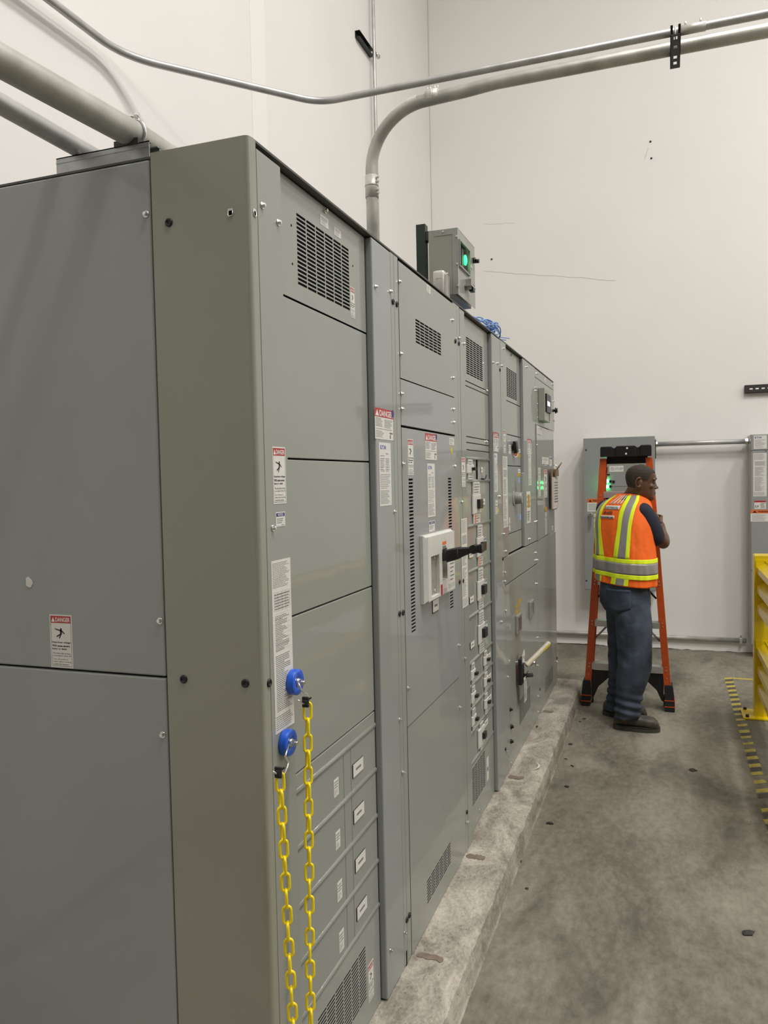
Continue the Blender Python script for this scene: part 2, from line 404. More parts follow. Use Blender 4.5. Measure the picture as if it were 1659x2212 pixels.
        p = MB(); p.lines(fr, A(.04), A(.95), B(.16), B(.012), max(6, int(h * 50)), e, fill=.35, rag=.3, seed=seed)
        for k in range(7):
            yy = .185 + k * .018; p.fbox(fr, A(.10), A(.93), B(yy) - h * .0008, B(yy), t, e)
        for x in (.10, .3, .5, .7, .93): p.fbox(fr, A(x) - w * .006, A(x), B(.293), B(.185), t, e)
        p.lines(fr, A(.12), A(.91), B(.29), B(.19), 6, e, fill=.4, rag=.1, seed=seed + 2)
        p.lines(fr, A(.12), A(.86), B(.53), B(.32), 22, e, fill=.42, rag=.6, seed=seed + 4)
        for k in range(8): p.fbox(fr, A(.12), A(.92), B(.31 + k * .03) - h * .0006, B(.31 + k * .03), t, e)
        p.lines(fr, A(.1), A(.9), B(.88), B(.55), 30, e, fill=.42, rag=.55, seed=seed + 6); p.lines(fr, A(.04), A(.95), B(.985), B(.9), 7, e, fill=.35, rag=.2, seed=seed + 8)
        part('printed_text', p, 'greyink', s)
    elif kind == 'blank':
        s = base(name or 'name_tag')
        part('tag_text', MB().lines(fr, A(.25), A(.78), B(.62), B(.4), 1, e, fill=.8, rag=.1, seed=seed), 'greyink', s)
    elif kind == 'square':
        s = base(name or 'small_label')
        p = MB(); p.lines(fr, A(.1), A(.92), B(.55), B(.1), 3, e, fill=.35, rag=.2, seed=seed); p.lines(fr, A(.1), A(.8), B(.92), B(.6), 4, e, fill=.3, rag=.5, seed=seed + 1)
        part('tag_text', p, 'greyink', s)
    elif kind == 'warning':
        s = base(name or 'warning_label')
        part('header_band', MB().fbox(fr, a0, a1, B(.30), b1, t, e), 'orange_ink', s)
        p = MB(); e2 = e + .00015
        p.add([fr.p(A(.10), B(.25), e2), fr.p(A(.34), B(.25), e2), fr.p(A(.22), B(.05), e2)], [(0, 1, 2)])
        p.text(fr, 'WARNING', A(.38), A(.97), B(.24), B(.07), e2, bold=.04)
        p.lines(fr, A(.08), A(.92), B(.92), B(.38), 6, e, m=0, fill=.25, seed=seed); part('printed_text', p, 'ink', s)
    return s

# ------------------------------------------------------------------ the room
RX = -.02            # depth of the recessed front covers
YW = 6.55            # far wall
XW = -1.485          # wall behind the switchgear
struct('floor', MB().box(-3, 16, -13, YW + .1, -.12, 0), 'floor')
struct('wall_back', MB().box(XW - .2, 16, YW, YW + .2, -.1, 9.6), 'wall')
struct('wall_left', MB().box(XW - .2, XW, -13, YW + .2, -.1, 9.6), 'wall')
struct('ceiling', MB().box(XW - .2, 16, -13, YW + .2, 9.6, 9.8), 'wall')
struct('trim_1', MB().box(XW + .0002, XW + .003, 2.7549, 2.9360, 0, 9.6), 'wall_patch')
struct('trim_2', MB().box(XW + .0002, XW + .006, YW - .008, YW - .001, 0, 9.6), 'joint')
# rough white base band along the far wall, its lower edge broken and uneven
bb = MB(); n = 140; top = []; bot = []
for i in range(n + 1):
    x = XW + .01 + i * (3.3 / n)
    low = .006 + .010 * noise.noise((x * 5, 1.3, 0)) + .008 * noise.noise((x * 19, 4.1, 0))
    top.append((x, .098)); bot.append((x, max(.0005, low)))
ff = [BACK(YW - .022), BACK(YW - .001)]
bb.loft([[fr.p(x, z) for x, z in top] + [fr.p(x, z) for x, z in reversed(bot)] for fr in ff], smooth=False)
struct('baseboard_back', bb, 'wall_patch')
# hairline cracks and a trowelled patch in the far wall
cr = MB()
for seed, (x0, z0), (x1, z1), wd in ((3, (-0.9413,3.7832), (0.3490,3.5552), .0016), (5, (-0.9384,4.2529), (-0.6272,4.2268), .0012), (8, (0.6543,4.7618), (0.6203,4.6595), .0014)):
    for i in range(40):
        f0, f1 = i / 40, (i + 1) / 40
        dz = lambda f: .012 * noise.noise((f * 6, seed, 0)) + .005 * noise.noise((f * 25, seed, 2))
        a, b = (x0 + (x1 - x0) * f0, z0 + (z1 - z0) * f0 + dz(f0)), (x0 + (x1 - x0) * f1, z0 + (z1 - z0) * f1 + dz(f1))
        fr = BACK(YW - .0008)
        if abs(x1 - x0) > abs(z1 - z0): cr.add([fr.p(a[0], a[1] - wd), fr.p(b[0], b[1] - wd), fr.p(b[0], b[1] + wd), fr.p(a[0], a[1] + wd)], [(0, 1, 2, 3)])
        else: cr.add([fr.p(a[0] - wd, a[1]), fr.p(a[0] + wd, a[1]), fr.p(b[0] + wd, b[1]), fr.p(b[0] - wd, b[1])], [(0, 1, 2, 3)])
struct('trim_3', cr, 'crack')
def anchor(px, label, grp=None):
    b = MB(); fr = BACK(YW); x, z = px
    ring = lambda r, c, s: [fr.p(x + r * (1 + .3 * noise.noise((k, s, 1))) * math.cos(2 * PI * k / 14), z + r * (1 + .3 * noise.noise((k, s, 5))) * math.sin(2 * PI * k / 14), c) for k in range(14)]
    b.loft([ring(.010, 0, 2), ring(.009, .004, 2), ring(.005, .009, 3)])
    tag(part('wall_anchor', b, 'debris', loc=fr.p(x, z)), label, 'wall anchor', 'old anchors in the far wall')
anchor((0.6754,4.8186), 'small dark anchor in the white wall, upper of the pair below the hanging bracket')
anchor((0.6826,4.6627), 'small dark anchor in the white wall, lower of the pair below the hanging bracket')
anchor((-1.0019,3.8973), 'dark anchor in white wall, the one nearest the box with green lamp')
anchor((-0.8583,3.8950), 'dark anchor in white wall, farther right of two beside the box with green lamp')

# concrete curb the switchgear stands on: chipped, with a rounded far end
def curb():
    b = MB(); rings = []; ys = [-1.4 + i * .03 for i in range(int((4.80 + 1.4) / .03) + 1)] + [4.80]
    for y in ys:
        j = lambda s, k=.006: k * noise.noise((y * 9, s, 0)) + k * .6 * noise.noise((y * 31, s, 3))
        x1 = .172 + j(1, .008); x2 = .188 + j(2, .004)
        t = 1.0
        if y > 4.70: t = max(0., 1 - ((y - 4.70) / .10) ** 3)
        zt = CURB - .003
        xs = [(-1.25, 0), (-1.25, zt), (-.02, zt + .0005), (.06, zt + j(4, .0016)), (x1 - .045, zt + j(5, .002)), (x1 - .012, zt - .004 + j(6, .003)),
              (x1 + .004, zt - .020 + j(7, .004)), (x2 - .004, .05 + j(8, .003)), (x2, .012), (x2 + .004, 0)]
        rings.append([Vector((x, y, z * (.35 + .65 * t) if z > 0 else 0)) for x, z in xs])
    return b.loft(rings, smooth=False)
cu = tag(part('concrete_curb', curb(), 'curb', loc=(.0, 1.7, 0)), 'long low pitted concrete curb under the gray switchgear', 'curb')
for k, (x0, x1, y0, w_) in enumerate(((.012, .105, 0.9681, .016), (.004, .085, 1.6858, .02), (.006, .09, 2.6003, .022), (.01, .08, 3.8199, .024))):
    st_ = MB(); L_, R_ = [], []
    for i in range(13):
        f = i / 12; x = x0 + (x1 - x0) * f; ww = w_ * (.9 + .5 * noise.noise((f * 9, k, 2))) * (1 if 0 < i < 12 else .3)
        yc = y0 + .012 * noise.noise((f * 2.5, k, 5)); L_.append((x, yc - ww)); R_.append((x, yc + ww))
    st_.loft([[Vector((a[0], a[1], CURB - .0012)), Vector((b_[0], b_[1], CURB - .0012))] for a, b_ in zip(L_, R_)], closed=False, cap=False)
    part('stain', st_, 'tan', cu)

# ------------------------------------------------------------------ switchgear, section nearest the camera
def housing(root, y0, y1, m='blue_gray'):
    part('housing', MB().box(-1.15, -.045, y0 + .0015, y1 - .0015, CURB, TOP - .006), 'inside', root)
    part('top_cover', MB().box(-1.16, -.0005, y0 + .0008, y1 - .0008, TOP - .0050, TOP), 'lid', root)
GRP = 'gray switchgear sections in one row'
c1 = thing('switchgear_cabinet', 'nearest gray switchgear cabinet, with yellow chain and broad end panels facing the camera', 'electrical cabinet', (-.5, .45, CURB), GRP)
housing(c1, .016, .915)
# end side facing the camera: rounded corner post and two cover panels
pp = [(-.238, .014), (-.238, 0.)]
r = .011
pp += [(-r + r * math.sin(k * PI / 12), r - r * math.cos(k * PI / 12)) for k in range(7)]
pp += [(0., .0305), (-.014, .0305), (-.014, .014)]
post = MB()
post.prism([Vector((x, y, CURB)) for x, y in pp], [Vector((x, y, TOP - .001)) for x, y in pp])
part('corner_post', post, 'olive', c1)
SZ = 1.256
panel('end_panel', c1, -1.12, -.2425, SZ + .002, TOP - .014, 0., .014, 'blue_gray', .004, BACK(0))
panel('end_panel', c1, -1.12, -.2425, CURB + .004, SZ - .002, 0., .014, 'blue_gray', .004, BACK(0))
for p in ((-0.2531,2.2668), (-0.2520,1.3820), (-0.2546,1.1271)): bolt_side(c1, p[0], p[1])
for p in ((-0.1963,2.2418), (-0.1957,1.2557), (-0.0427,1.2569)): plug_side(c1, p[0], p[1])
plug(c1, 0.0253,1.2544, 0)
def cage_nut(parent, loc, rot):
    def mk():
        b = MB()
        b.fbox(FRONT(), -.006, .006, -.008, .008, .0, .0008, 0)
        b.fbox(FRONT(), -.0045, .0045, -.0062, .0035, .0008, .0011, 1)
        b.tube([(.001, -.0052, .004), (.0016, -.0052, -.0062), (.0016, 0, -.0076), (.0016, .0052, -.0062), (.001, .0052, .004)], .0011, 8, 0)
        return b
    return small('cage_nut', 'cage', mk, ('zinc', 'void'), parent, loc, rot)
x, z = -0.0457,2.2433
cage_nut(c1, (x, 0, z), (0, 0, -PI / 2))
y, z = 0.0202,2.2424
cage_nut(c1, (0, y - .002, z), (0, 0, 0))
sticker(c1, BACK(0), (-0.5581,-0.4942,1.2609,1.3848), 'danger_tall', seed=4)
y0_ = Vector((0, 0, 0))
x, z = -0.6134,1.4585
tape = MB().fpoly(BACK(0), [(x - .009, z + .011), (x - .003, z + .013), (x + .008, z + .004), (x + .010, z - .003), (x + .004, z - .012), (x - .002, z - .011), (x - .0095, z - .008)], 0, .0018)
part('tape_scrap', tape, 'white', c1)
# front: edge strip, recessed covers, raised upright
panel('edge_strip', c1, .0335, .1425, CURB + .002, TOP - .016, 0., .022, 'gray')
SE = [2.1095, 1.736, 1.369, .997]
RY0, RY1 = .1435, .709
PZ = [2.387] + SE
sl = vent_slots(*(0.2580,0.5887,2.1503,2.3212), 6, 17)
vent_panel(c1, RY0, RY1, SE[0] + .0025, 2.386, sl, RX)
for k in range(3): panel('cover_panel', c1, RY0, RY1, SE[k + 1] + .0018, SE[k] - .0022, RX, .010)
RAIL = [.9545, .820, .6805, .543, .409]
panel('cover_panel', c1, RY0, RY1, RAIL[0] + .004, SE[3] - .002, RX, .010)
def rail(parent, y0, y1, z, x, r=.0065, m='gray'):
    b = MB()
    prof = [(-.002, -r), (.002, -r)] + [(r * .62 * math.cos(t), r * math.sin(t)) for t in [(-60 + 24 * i) * PI / 180 for i in range(6)]] + [(.002, r), (-.002, r)]
    b.loft([[Vector((x + a, yy, z + c)) for a, c in prof] for yy in (y0, y1)])
    return part('divider_rail', b, m, parent)
for z in RAIL: rail(c1, RY0, RY1, z, RX)
YV = [(0.4606 + 0.4711) / 2, (0.5116 + 0.5230) / 2]
for k in range(4):
    zt, zb = RAIL[k] - .004, RAIL[k + 1] + .004
    panel('breaker_cover', c1, RY0, YV[0] - .0012, zb, zt, RX, .010)
    panel('breaker_strip', c1, YV[0] + .0012, YV[1] - .0012, zb, zt, RX, .010)
    panel('breaker_cover', c1, YV[1] + .0012, RY1, zb, zt, RX, .010)
for (tl, br) in (((0.3972,0.9009), (0.4283,0.8551)), ((0.4009,0.7604), (0.4308,0.7136)), ((0.4041,0.6239), (0.4349,0.5726)), ((0.4086,0.4869), (0.4399,0.4324))):
    sticker(c1, FRONT(RX), (tl[0], br[0], br[1], tl[1]), 'square', seed=int(tl[1] * 100))
for (tl, br) in (((0.5277,0.8783), (0.6030,0.8471)), ((0.5267,0.7499), (0.6021,0.7144)), ((0.5299,0.6098), (0.6038,0.5690)), ((0.5332,0.4711), (0.6079,0.4255))):
    a = sticker(c1, FRONT(RX + .002), (tl[0], br[0], tl[1] - .018, tl[1] + .018), 'blank', seed=int(tl[1] * 100))
    part('tag_holder', MB().fbox(FRONT(RX), tl[0] - .002, br[0] + .001, tl[1] - .0195, tl[1] + .019, 0, .002), 'black', c1)
lowtop = 0.3494; lowbot = 0.1920
lowR = 0.5952
sl = vent_slots(lowR - .33, lowR, lowbot, lowtop, 6, 16)
vent_panel(c1, RY0, RY1, CURB + .002, RAIL[4] - .004, sl, RX)
y, z = 0.6166,0.2214
sticker(c1, FRONT(RX), (y - .008, y + .036, z - .055, z + .055), 'danger_tall', seed=6)
y, z = 0.6054,2.1776
sticker(c1, FRONT(RX), (y - .016, y + .018, z - .042, z + .042), 'danger_tall', seed=7)
sticker(c1, FRONT(RX), (0.3979,0.4486,2.3338,2.3592), 'square', seed=8)
sticker(c1, FRONT(RX), (0.4860,0.5318,2.3319,2.3530), 'square', seed=9)
bolt(c1, 0.4297,2.3765, RX)
for p in ((0.0525,2.2678), (0.1241,2.2535), (0.0610,1.5836)): bolt(c1, p[0], p[1])
hole = lambda: MB().cyl((0, 0, 0), (.0006, 0, 0), .0028, n=10)
for p in ((0.2312,2.2810), (0.2323,2.1925), (0.6152,2.2815)): small('pin_hole', 'hole', hole, 'void', c1, (RX, p[0], p[1]))
# stickers on the edge strip
sticker(c1, FRONT(), (0.0673,0.1290,1.6347,1.7595), 'danger_tall', seed=10)
sticker(c1, FRONT(), (0.0758,0.1200,1.5844,1.6164), 'notice', seed=11)
sticker(c1, FRONT(), (0.0487, 0.1396, (1.1333 + 1.1346) / 2, (1.5106 + 1.5130) / 2), 'document', seed=12)
# raised upright between the first two sections
UY0, UY1 = .716, .881
up = MB().box(-.024, 0, UY0, UY1, CURB + .0015, TOP - .008)
part('upright', up, 'blue_gray', c1, bevel=.005, seg=3)
panel('edge_strip', c1, UY1 + .001, .914, CURB + .003, TOP - .007, -.001, .02, 'gray', .0012)
for p in ((0.7405,2.2494), (0.8737,2.2639), (0.8707,1.5818), (0.8764,0.9221), (0.9748,0.7432), (0.7464,0.2480), (0.8825,0.2266)):
    bolt(c1, p[0] if p[0] < .9 else .9, p[1], 0)
part('slot_hole', MB().fbox(FRONT(-.001), .898, .908, 0.1086, 0.1562, 0, .0004), 'void', c1)
plug(c1, 0.8978,2.2376); plug(c1, 0.9006,1.2557); plug(c1, 0.9107,0.2546)
sticker(c1, FRONT(), (0.7106,0.8737,1.8036,1.8957), 'danger_wide', seed=20)
sticker(c1, FRONT(), (0.7408,0.8456,1.6037,1.7943), 'rating', seed=21)

# ------------------------------------------------------------------ second section: main breaker
B2 = .915; E2 = 1.703
c2 = thing('switchgear_cabinet', 'second gray switchgear cabinet from the camera, with large white breaker and long black handle', 'electrical cabinet', (-.5, 1.3, CURB), GRP)
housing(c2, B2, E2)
panel('edge_strip', c2, B2 + .001, .955, CURB + .003, TOP - .007, -.001, .02, 'gray', .0012)
panel('edge_strip', c2, 1.641, E2 - .0008, CURB + .003, TOP - .007, -.001, .02, 'gray', .0012)
D0, D1 = .9575, 1.639
v2 = (1.129, 1.454, 2.146, 2.2305)
vent_panel(c2, D0, D1, 2.0085, TOP - .016, vent_slots(*v2, 6, 8), 0.)
panel('cover_panel', c2, D0, D1, 1.857, 2.005, 0., .012, 'blue_gray')
z0d = .871
def two_rows(a0, a1, b0, b1, n): return [(a0, a1, b0 + (b1 - b0) * (k + .22) / n, b0 + (b1 - b0) * (k + .78) / n) for k in range(n)]
sl = two_rows(1.021, 1.068, 1.168, 1.687, 44) + two_rows(1.519, 1.568, 1.168, 1.687, 44)
dv = part('breaker_door', MB().sheet(FRONT(), D0, D1, z0d + .0016, 1.850, sl, 0., .003), 'blue_gray', c2)
part('vent_backing', MB().box(-.009, -.0032, 1.015, 1.073, 1.16, 1.694), 'void', dv)
part('vent_backing', MB().box(-.009, -.0032, 1.513, 1.573, 1.16, 1.694), 'void', dv)
vent_panel(c2, D0, D1, CURB + .003, z0d - .0016, vent_slots(1.136, 1.461, .184, .269, 6, 8), 0., 'gray')
for p in ((0.9723,2.3145), (0.9731,2.0854), (0.9729,1.9577), (0.9730,1.9090), (0.9726,1.7321), (1.6282,2.3126), (1.6225,2.0841), (1.6203,1.9586), (1.6225,1.9063), (1.6264,1.7312), (0.9771,0.9988), (1.6367,1.0026), (1.6363,0.7473)):
    bolt(c2, p[0] - .008 if p[0] < 1.2 else p[0], p[1], 0)
for p in ((0.9406,2.2375), (0.9388,1.2535), (0.9451,0.2561)): plug(c2, .936, p[1])
for p in ((1.6594,2.2368), (1.6524,1.2581)): plug(c2, 1.672, p[1])
sticker(c2, FRONT(), (1.2192,1.3634,1.7509,1.8449), 'danger_wide', seed=30)
sticker(c2, FRONT(), (1.2383,1.3327,1.5446,1.7374), 'rating', seed=31)
sticker(c2, FRONT(), (1.2477,1.3193,1.4909,1.5306), 'notice', seed=32)
sticker(c2, FRONT(), (1.0158,1.0776,1.6965,1.8153), 'danger_tall', seed=33)
sticker(c2, FRONT(), (1.5459,1.6189,1.8134,1.8418), 'square', seed=34)
y, z = 1.5792,1.7914
part('diamond_sticker', MB().fpoly(FRONT(), [(y - .016, z), (y, z - .019), (y + .016, z), (y, z + .019)], 0, CT), 'yellow_tag', c2)
sticker(c2, FRONT(), (1.2717,1.3196,2.3498,2.3772), 'square', seed=35)
y, z = 1.3070,1.2187
part('tag_holder', MB().fbox(FRONT(), y - .041, y + .039, z - .0255, z + .0225, 0, .002), 'black', c2)
sticker(c2, FRONT(.002), (y - .037, y + .039, z - .022, z + .022), 'blank', seed=36)
# the white moulded breaker with its pump handle
YB0, YB1, ZB0, ZB1 = 1.129, 1.505, 1.250, 1.486
br = MB()
fr = FRONT()
bt = .026
fs = [(YB0 + .300 * .0 + .045, 1.268, 1.262, 1.416), (1.300, 1.372, 1.318, 1.425)]
slots = [(YB0 + .048, YB0 + .156, ZB0 + .016, ZB1 - .076), (YB0 + .196, YB0 + .262, ZB0 + .058, ZB1 - .062)]
br.sheet(fr, YB0 + .012, YB1 - .004, ZB0 + .006, ZB1 - .006, slots, bt, bt - .001)
br.loft([[fr.p(a, b, c) for a, b in ((YB0 + k, ZB0 + k), (YB1 - k * .4, ZB0 + k), (YB1 - k * .4, ZB1 - k), (YB0 + k, ZB1 - k))] for k, c in ((0., .0004), (0, .012), (.012, bt - .0005))], cap=False, smooth=False)
brk = part('breaker', br, 'offwhite', c2, label='white moulded breaker body')
s0 = slots[0]
mp = MB().fbox(fr, s0[0], s0[1], s0[2], s0[3], .004, .012)
part('side_plate', mp, 'bareplate', brk)
sc = MB()
for a, b in ((s0[0] + .03, s0[3] - .012), (s0[0] + .085, s0[3] - .012), (s0[0] + .03, s0[2] + .014), (s0[0] + .085, s0[2] + .014)): sc.cyl(fr.p(a, b, .012), fr.p(a, b, .015), .006, n=12)
sc.cyl(fr.p(s0[0] + .022, s0[3] - .072, .012), fr.p(s0[0] + .022, s0[3] - .072, .0125), .004, n=10, m=1)
part('screw_heads', sc, ('cream', 'void'), brk)
s1 = slots[1]
part('handle_slot', MB().fbox(fr, s1[0], s1[1], s1[2], s1[3], .0015, .003), 'void', brk)
arc = MB(); ac = []
for i in range(12):
    t = PI * (1.5 + .5 * i / 11); ac.append((s1[0] + .008 + .05 * math.cos(t) * .8 + .01, s1[3] - .015 + (s1[3] - s1[2] - .02) * math.sin(t)))
part('orange_mark', MB().fbox(fr, YB0 + .198, YB0 + .252, ZB1 - .048, ZB1 - .036, bt, bt + .0004), 'orange_ink', brk)
tx = MB(); tx.lines(fr, YB0 + .200, YB0 + .25, ZB1 - .062, ZB1 - .051, 1, bt + .0002, fill=.8, rag=.1, seed=4); tx.lines(fr, YB0 + .186, YB0 + .27, ZB1 - .068, ZB1 - .065, 1, bt + .0002, fill=.4, rag=0., seed=4)
tx.lines(fr, YB0 + .30, YB1 - .014, ZB0 + .040, ZB0 + .16, 8, bt + .0002, fill=.3, seed=5)
for k in range(4): tx.text(fr, 'J', YB0 + .275 + k * .022, YB0 + .287 + k * .022, ZB0 + .018, ZB0 + .034, bt + .0002, bold=0.)
tx.lines(fr, YB0 + .20, YB0 + .27, ZB0 + .006, ZB0 + .026, 3, bt + .0002, fill=.3, seed=9)
part('printed_text', tx, 'greyink', brk)
part('red_button', MB().fbox(fr, YB0 + .168, YB0 + .182, ZB0 + .008, ZB0 + .046, bt - .002, bt + .003), 'red', brk)
# handle: stout square root, tapering lever, round knuckle and blunt end, pointing out into the aisle
HYc = 1.2689
r0 = Vector(((0.0155,1.3450,1.3914))); r0 = Vector((.03, 1.343, 1.3953))
tipx, tipz = 0.1400,1.4221
endx, endz = 0.1694,1.4258
hb = MB()
def hring(p, hy, hz): return [p + Vector((0, sy * hy, sz * hz)) for sy, sz in ((-1, -.8), (-.8, -1), (.8, -1), (1, -.8), (1, .8), (.8, 1), (-.8, 1), (-1, .8))]
tip = Vector((tipx, 1.36, tipz)); end = Vector((endx, 1.36, endz)); d = tip - r0
hb.loft([hring(r0 - Vector((.026, 0, 0)), .022, .016), hring(r0 + d * .10, .022, .018), hring(r0 + d * .11, .026, .0235), hring(r0 + d * .38, .026, .0225), hring(r0 + d * .66, .021, .016), hring(r0 + d * .98, .016, .0095)])
hb.cyl(tip + Vector((-.002, -.022, 0)), tip + Vector((-.002, .022, 0)), .0165, n=28)
hb.loft([hring(tip, .019, .0145), hring(tip + (end - tip) * .6, .019, .0145), hring(tip + (end - tip) * .62, .0205, .0165), hring(end, .0205, .0165)])
hd = part('breaker_handle', hb, 'black', brk, bevel=.0015, label='long black breaker handle pointing into the aisle')
q = r0 + d * .47
part('handle_band', MB().loft([hring(r0 + d * f, .0262, k) for f, k in ((.455, .0220), (.495, .0212))]), 'debris', brk)

# ------------------------------------------------------------------ third section: column of feeder breakers
B3, E3 = 1.703, 2.592
c3 = thing('switchgear_cabinet', 'third gray switchgear cabinet, with a column of small white breakers and black toggles', 'electrical cabinet', (-.5, 2.15, CURB), GRP)
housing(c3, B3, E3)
panel('edge_strip', c3, B3 + .0008, 1.745, CURB + .003, TOP - .007, -.001, .02, 'gray', .0012)
panel('edge_strip', c3, 1.7465, 1.828, CURB + .003, TOP - .012, 0., .022, 'gray', .0012)
Q0, Q1 = 1.829, 2.374
up = MB().box(-.024, 0, 2.381, 2.560, CURB + .0015, TOP - .008)
part('upright', up, 'blue_gray', c3, bevel=.005, seg=3)
panel('edge_strip', c3, 2.561, E3 - .0008, CURB + .003, TOP - .007, -.001, .02, 'gray', .0012)
RL = [1.770, 1.669, 1.469, 1.2685, 1.0675, .863, .7605, .6595, .5515, .4155]
v3 = 1.9332,2.2612,2.1481,2.3176
vent_panel(c3, Q0, Q1, 2.108, 2.386, vent_slots(v3[0], v3[1], 2.138, 2.302, 5, 17), RX)
zs = [2.106, 2.085, 1.864, 1.838, 1.806, RL[0] + .004]
for k in range(5): panel('cover_panel', c3, Q0, Q1, zs[k + 1] + .0015, zs[k] - .0017, RX, .010)
for z in RL: rail(c3, Q0, Q1, z, RX)
vent_panel(c3, Q0, Q1, CURB + .002, RL[9] - .004, vent_slots(1.862, 2.176, .219, .388, 6, 16), RX)
y, z = 2.2952,0.2223
sticker(c3, FRONT(RX), (2.205, 2.25, .225, .335), 'blank', seed=41)
def toggle(parent, y, z, w, h, pw, ph, hl=.016, sw=None, off=0., body=True):
    """white breaker: moulded escutcheon with a black square toggle standing out of it"""
    b = MB(); fr = FRONT(RX)
    b.loft([[fr.p(y + sa * (w / 2 - k), z + sb * (h / 2 - k), c) for sa, sb in ((-1, -1), (1, -1), (1, 1), (-1, 1))] for k, c in ((0, 0), (0, .005), (.003, .008))], smooth=False)
    o = part('feeder_breaker', b, 'offwhite', parent)
    t = MB().fbox(fr, y + off - pw / 2, y + off + pw / 2, z - ph / 2, z + ph / 2, .0075, .0075 + hl)
    part('toggle', t, 'black', o, bevel=.001)
    return o
def spine(parent, y, z0, z1, w, red=True):      # pale breaker body strip, dark slot beside it
    fr = FRONT(RX)
    o = part('breaker_body', MB().fbox(fr, y - w / 2, y + w / 2, z0, z1, 0, .006), 'offwhite', parent)
    part('body_print', MB().lines(fr, y - w * .4, y + w * .42, z0 + .004, z1 - .004, max(2, int((z1 - z0) / .012)), .0062, fill=.35, rag=.4, seed=int(z0 * 1000)), 'greyink', o)
    part('body_slot', MB().fbox(fr, y + w / 2, y + w / 2 + .012, z0, z1, 0, .002), 'void', o)
    if red: part('wire_mark', MB().fbox(fr, y - w * .34, y - w * .20, z0, z0 + (z1 - z0) * .7, .006, .0066), 'orange_ink', o)
    return o
for k in range(9):
    zt, zb = RL[k] - .004, RL[k + 1] + .004
    panel('breaker_cover', c3, Q0, Q1, zb, zt, RX - .002, .008)
def tagplate(parent, R, seed=1, mm='white'):
    fr = FRONT(RX)
    part('tag_holder', MB().fbox(fr, R[0] - .003, R[1], R[2] - .002, R[3], -.002, .001), 'black', parent)
    return sticker(parent, FRONT(RX + .001), R, 'blank', seed=seed)
# top row: one small breaker, blank cover with latch
yb = 1.9557
spine(c3, yb, RL[1] + .006, RL[0] - .006, .085, False)
toggle(c3, yb, 1.7222, .125, .040, .03, .014, .016, off=.03)
part('cover_edge', MB().fbox(FRONT(RX), 2.098, 2.103, RL[1] + .004, RL[0] - .004, -.002, .004), 'void', c3)
lt = MB(); y, z = 2.2620,1.6796
lt.tube([FRONT(RX).p(y - .08, z - .002, .004), FRONT(RX).p(y - .02, z - .003, .004), FRONT(RX).p(y, z, .006), FRONT(RX).p(y, z + .016, .01)], .003, 8)
part('latch', lt, 'black', c3)
sticker(c3, FRONT(RX), (2.1860,2.2237,1.7062,1.7322), 'blank', seed=44)
# big breakers
for px, pz, hy, kz in ((1029, 1085, 0, 0), (1035, 1182, 1, 1), (1038, 1279.5, 1, 2), (1039.5, 1377, 1, 3)):
    pass
big = [(2.0695,1.5708), (2.1298,1.3620), (2.1286,1.1479), (2.1279,0.9394)]
for k, (y, z) in enumerate(big):
    spine(c3, y, RL[k + 2] + .006, RL[k + 1] - .006, .13 if k == 0 else .090, k < 2)
    zc = (RL[k + 1] + RL[k + 2]) / 2 - .006
    toggle(c3, y, zc, .15 if k == 0 else .125, .088, .060, .042, .016, off=.022)
    if k == 0: tagplate(c3, (2.1897,2.2578,1.5533,1.5820), 45)
    else:
        yy = y - .17; tagplate(c3, (yy - .036, yy + .036, zc - .034, zc - .006), 46 + k)
        sticker(c3, FRONT(RX), (y + .085, y + .145, zc - .012, zc + .034), 'notice', seed=50 + k)
# two columns of small breakers
colL, colR = 1.9485, 2.2061
for k in range(3):
    zb, zt = RL[6 + k], RL[5 + k]; zc = (zb + zt) / 2
    spine(c3, colL, zb + .005, zt - .005, .050, False); spine(c3, colR, zb + .005, zt - .005, .050, False)
    toggle(c3, colL, zc - .004, .075, .042, .030, .012, .014, off=.02); toggle(c3, colR, zc + .002, .075, .042, .030, .012, .014, off=.02)
    if k < 2: tagplate(c3, (colL - .105, colL - .045, zc - .028, zc - .006), 60 + k)
    tagplate(c3, (colR + .055, colR + .125, zc - .008, zc + .016), 63 + k)
yl = 2.0968
zc = (RL[8] + RL[9]) / 2
spine(c3, yl, RL[9] + .005, RL[8] - .005, .06, False); toggle(c3, yl - .01, zc, .115, .085, .042, .028, .014, off=.025)
tagplate(c3, (yl + .07, yl + .15, zc + .012, zc + .042), 67)
sticker(c3, FRONT(), (1.7329,1.8000,1.6455,1.7684), 'danger_tall', seed=71)
sticker(c3, FRONT(), (1.7110, 1.8108, 1.1409, 1.5131), 'document', seed=72)
for p in ((1.7309,2.2585), (1.8144,2.2486), (1.7316,1.5841), (1.7369,0.9271), (2.0441,0.1519), (1.7442,0.2265), (1.6404,0.2355)):
    bolt(c3, min(max(p[0], 1.716), 1.815) if p[0] < 1.9 else p[0], p[1], 0 if p[0] < 1.9 else RX)
for z in (2.2364, 1.2543, 0.2747): plug(c3, 1.728, z)
bolt(c3, 2.3399,2.1043, RX); bolt(c3, 2.3163,1.8565, RX)
for p in ((2.3996,2.2460), (2.5188,2.2582), (2.5107,1.5862), (2.5148,0.9433)): bolt(c3, min(p[0], 2.585), p[1], 0)
sticker(c3, FRONT(), (2.3806,2.5056,1.8115,1.9070), 'danger_wide', seed=73)
sticker(c3, FRONT(), (2.3980,2.4717,1.6105,1.8019), 'rating', seed=74)
sticker(c3, FRONT(), (2.4115,2.4630,1.5409,1.5670), 'blank', seed=75)
sticker(c3, FRONT(), (2.4090,2.4632,1.4989,1.5337), 'square', seed=76)
